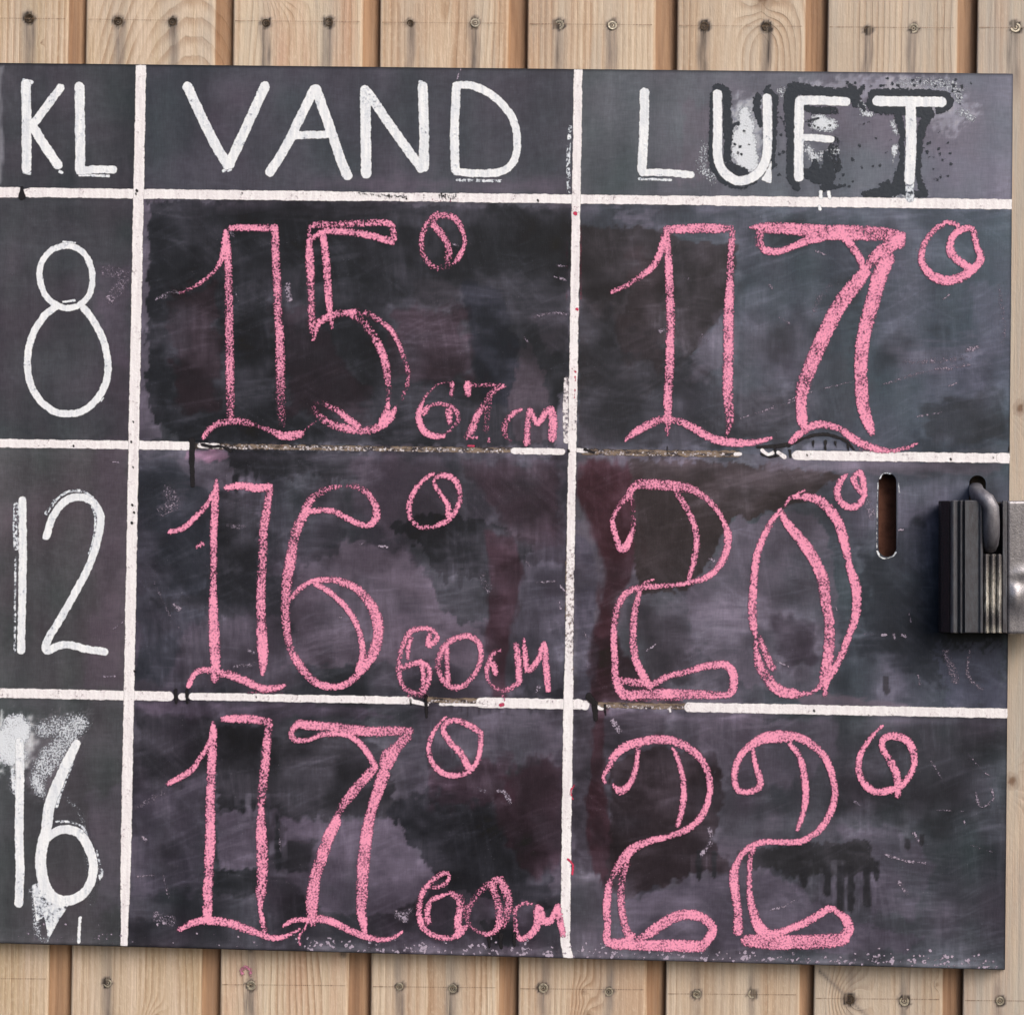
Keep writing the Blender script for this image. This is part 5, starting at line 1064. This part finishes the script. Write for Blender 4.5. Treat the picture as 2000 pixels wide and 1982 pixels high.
# pale worn rims round the slot
sheet("worn_rim", [('2e', [(775, 300), (790, 272), (820, 262), (850, 268)], 8, .4), ('2e', [(757, 800), (775, 840), (818, 852), (865, 838), (885, 812)], 11, .62), ('2e', [(762, 330), (756, 500), (754, 780)], 7, .45), ('2e', [(905, 330), (912, 420)], 8, .4)], M_WHITE, Z1, board, "pale worn rim round the long slot", step=1.2, pad=3)

# ------------------------------------------------------------ padlock at the right edge
def metal(name, c, c2, rough, met, px=6, bs=0.3, worn=False):  # worn: metal colour with glare painted in
    b = NB(name)
    n = b.noise(b.coord((1, 1, .3)), PXN / px, 4, 0.65)
    n2 = b.noise(b.coord(), PXN / 3.0, 3, 0.6)
    cc = b.mix(b.map(n, 0.35, 0.65), lin(c), lin(c2))
    if worn:  # sun glare painted as bright bands by height, duller metal between
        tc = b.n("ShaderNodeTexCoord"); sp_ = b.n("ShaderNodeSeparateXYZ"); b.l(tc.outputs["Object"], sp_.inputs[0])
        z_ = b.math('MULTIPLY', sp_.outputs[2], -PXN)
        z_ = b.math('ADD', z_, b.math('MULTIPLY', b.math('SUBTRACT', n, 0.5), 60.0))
        glare_band = b.math('MAXIMUM', b.math('MULTIPLY', b.map(z_, -62, -10), b.map(z_, 18, 36, 1, 0)), b.map(z_, 52, 66))
        cc = b.mix(glare_band, lin((112, 108, 108)), cc)
    b.l(b.pbr(cc, b.map(n2, 0.3, 0.7, rough * 0.7, rough * 1.2), met, 0.5, b.bump(n2, bs, 0.0005)), b.out.inputs[0])
    return b.m
M_CASE = metal("dark_cast_metal", (80, 83, 90), (64, 62, 68), 0.42, 0.15)
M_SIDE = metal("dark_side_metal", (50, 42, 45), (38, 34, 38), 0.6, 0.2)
M_RIB = metal("glare_banded_metal", (240, 236, 226), (96, 90, 84), 0.25, 0.3, 3.5, 1.0, True)
M_PLATE = metal("grey_steel", (146, 144, 149), (118, 116, 122), 0.3, 0.4, 14, 0.4)
M_SHK = metal("grey_painted_steel", (118, 117, 124), (92, 90, 98), 0.4, 0.35, 8, 0.3)
lock = empty("padlock", tuple(un(1915, 1237, TH + 0.015)),
             "dark ribbed metal padlock hooked through the hole at the right edge of the chalkboard", "padlock")
def extrude(name, prof, y0, y1, mat, label=None, bev=0.5):
    """closed profile [(px, offset m)] extruded vertically between photo rows y0 and y1, arrises eased"""
    n = len(prof)
    P_ = np.array(prof, float)
    c_ = P_.mean(0)
    rowsv = []
    for (y, s_) in ((y0, 0.0), (y0 + 1.6, 1.0), (y1 - 1.6, 1.0), (y1, 0.0)):
        q = P_.copy()
        if s_ == 0.0:
            q[:, 0] = c_[0] + (q[:, 0] - c_[0]) * (1 - 1.6 / max(8, np.ptp(P_[:, 0])))
            q[:, 1] = np.where(q[:, 1] > c_[1], q[:, 1] - 0.0007, q[:, 1])
        rowsv.append(un(q[:, 0], np.full(n, y), q[:, 1]))
    Vv = np.concatenate(rowsv); Ff = []
    for r in range(3):
        for j in range(n):
            Ff.append((r * n + j, r * n + (j + 1) % n, (r + 1) * n + (j + 1) % n, (r + 1) * n + j))
    Ff.append(tuple(range(n - 1, -1, -1))); Ff.append(tuple(3 * n + j for j in range(n)))
    return link_mesh(name, Vv, Ff, mat, lock, label)
b0 = TH + 0.0015
def half_round(x0, x1, base, h, n=7):
    return [(x0 + (x1 - x0) * q / (n - 1), base + h * math.sin(math.pi * q / (n - 1))) for q in range(n)]
# left flank, dark and sloping back to the board
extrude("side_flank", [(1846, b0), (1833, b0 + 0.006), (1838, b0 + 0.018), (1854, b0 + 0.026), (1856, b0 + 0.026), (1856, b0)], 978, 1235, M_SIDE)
shell = [(1856.3, b0)] + [(1856.3, b0 + 0.0265)] + half_round(1857, 1869, b0 + 0.0280, 0.0016) + [(1870.5, b0 + 0.0262), (1873.5, b0 + 0.0262)] + half_round(1874, 1879, b0 + 0.0282, 0.0012, 5) + \
        [(1880.5, b0 + 0.0262), (1883, b0 + 0.0272), (1885, b0 + 0.0295), (1911, b0 + 0.0300)] + half_round(1912, 1919, b0 + 0.0302, 0.0014, 5) + [(1920, b0 + 0.0285), (1920, b0)]
extrude("case", shell, 977, 1236, M_CASE)
extrude("notch_floor", [(1920.3, b0), (1920.3, b0 + 0.010), (1956, b0 + 0.010), (1956, b0)], 980, 1234, M_SIDE)
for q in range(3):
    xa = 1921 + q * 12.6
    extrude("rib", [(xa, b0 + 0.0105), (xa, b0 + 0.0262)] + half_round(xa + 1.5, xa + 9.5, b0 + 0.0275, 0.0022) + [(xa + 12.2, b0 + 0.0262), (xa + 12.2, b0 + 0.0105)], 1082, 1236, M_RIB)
extrude("right_post", [(1957, b0), (1957, b0 + 0.027), (1959, b0 + 0.0285), (1965, b0 + 0.0285), (1967, b0 + 0.0265), (1967, b0)], 978, 1236, M_CASE)
gx_ = np.arange(1967.4, 2060, 3.0); gy_ = np.arange(978, 1238.5, 2.6)
XX, YY = np.meshgrid(gx_, gy_)
glint_bulge = 0.0042 * np.exp(-(((XX - 1986) / 17) ** 2 + ((YY - 1166) / 24) ** 2)) + 0.0016 * np.exp(-(((XX - 2000) / 22) ** 2 + ((YY - 1120) / 12) ** 2))  # bulges added to the plate so its upper slope catches a sun glint
scr = (fbm(XX / 9, YY / 9, 3, 3) - 0.5) * 0.0007 * np.exp(-((YY - 1150) / 45) ** 2)
roll = 0.0014 * (1 - np.clip(np.minimum(XX - 1967.4, np.minimum(YY - 978, 1238 - YY)) / 4, 0, 1)) ** 2
fo = b0 + 0.0235 + glint_bulge + scr - roll
ny3, nx3 = XX.shape
Vp = np.concatenate([un(XX.ravel(), YY.ravel(), fo.ravel()), un(XX.ravel(), YY.ravel(), np.full(XX.size, b0 - 0.004))])
a3 = np.arange(ny3 * nx3).reshape(ny3, nx3); K3 = ny3 * nx3
Fp = np.stack([a3[1:, :-1], a3[1:, 1:], a3[:-1, 1:], a3[:-1, :-1]], -1).reshape(-1, 4).tolist()
ring = list(a3[0, :-1]) + list(a3[:-1, -1]) + list(a3[-1, :0:-1]) + list(a3[:0:-1, 0])
Fp += [[int(p_), int(q_), int(q_) + K3, int(p_) + K3] for p_, q_ in zip(ring, ring[1:] + ring[:1])]
link_mesh("side_plate", Vp, Fp, M_PLATE, lock, "light grey worn steel plate on the right of the case", None, True)
# shackle: a thick rod that comes out of the hole, bends over and runs down into the notch
path = [(1906, 955, -0.001), (1907, 960, 0.010), (1909, 964, 0.020), (1915, 970, 0.0275), (1926, 978, 0.0310), (1934, 992, 0.0318), (1935, 1015, 0.0318), (1935, 1045, 0.0312), (1934, 1060, 0.0290), (1933, 1068, 0.0240), (1933, 1070, 0.0160)]
rad = [12.5, 13, 13.5, 14, 14.5, 14.5, 14.5, 14.5, 13.5, 11.5, 9]
CP = np.array([un(x, y, TH + o) for x, y, o in path]); n = 20; Vv = []; Ff = []
for i in range(len(CP)):
    t_ = CP[min(i + 1, len(CP) - 1)] - CP[max(i - 1, 0)]; t_ /= np.linalg.norm(t_)
    u_ = np.cross(t_, (1, 0, 0.05)); u_ /= np.linalg.norm(u_); v_ = np.cross(t_, u_)
    for j in range(n):
        a = 2 * math.pi * j / n
        ca, sa = math.cos(a), math.sin(a)
        ca = math.copysign(abs(ca) ** 0.75, ca); sa = math.copysign(abs(sa) ** 0.75, sa)
        Vv.append(CP[i] + (u_ * ca + v_ * sa) * rad[i] * S)
for i in range(len(CP) - 1):
    for j in range(n): Ff.append((i * n + j, i * n + (j + 1) % n, (i + 1) * n + (j + 1) % n, (i + 1) * n + j))
Ff.append(tuple(range(n - 1, -1, -1))); Ff.append(tuple((len(CP) - 1) * n + j for j in range(n)))
link_mesh("shackle", np.array(Vv), Ff, M_SHK, lock, "smooth grey shackle bent through the hole", None, True)

SC.render.resolution_x = 1024; SC.render.resolution_y = 1014
SC.cycles.transparent_max_bounces = 16
SC.cycles.max_bounces = 6
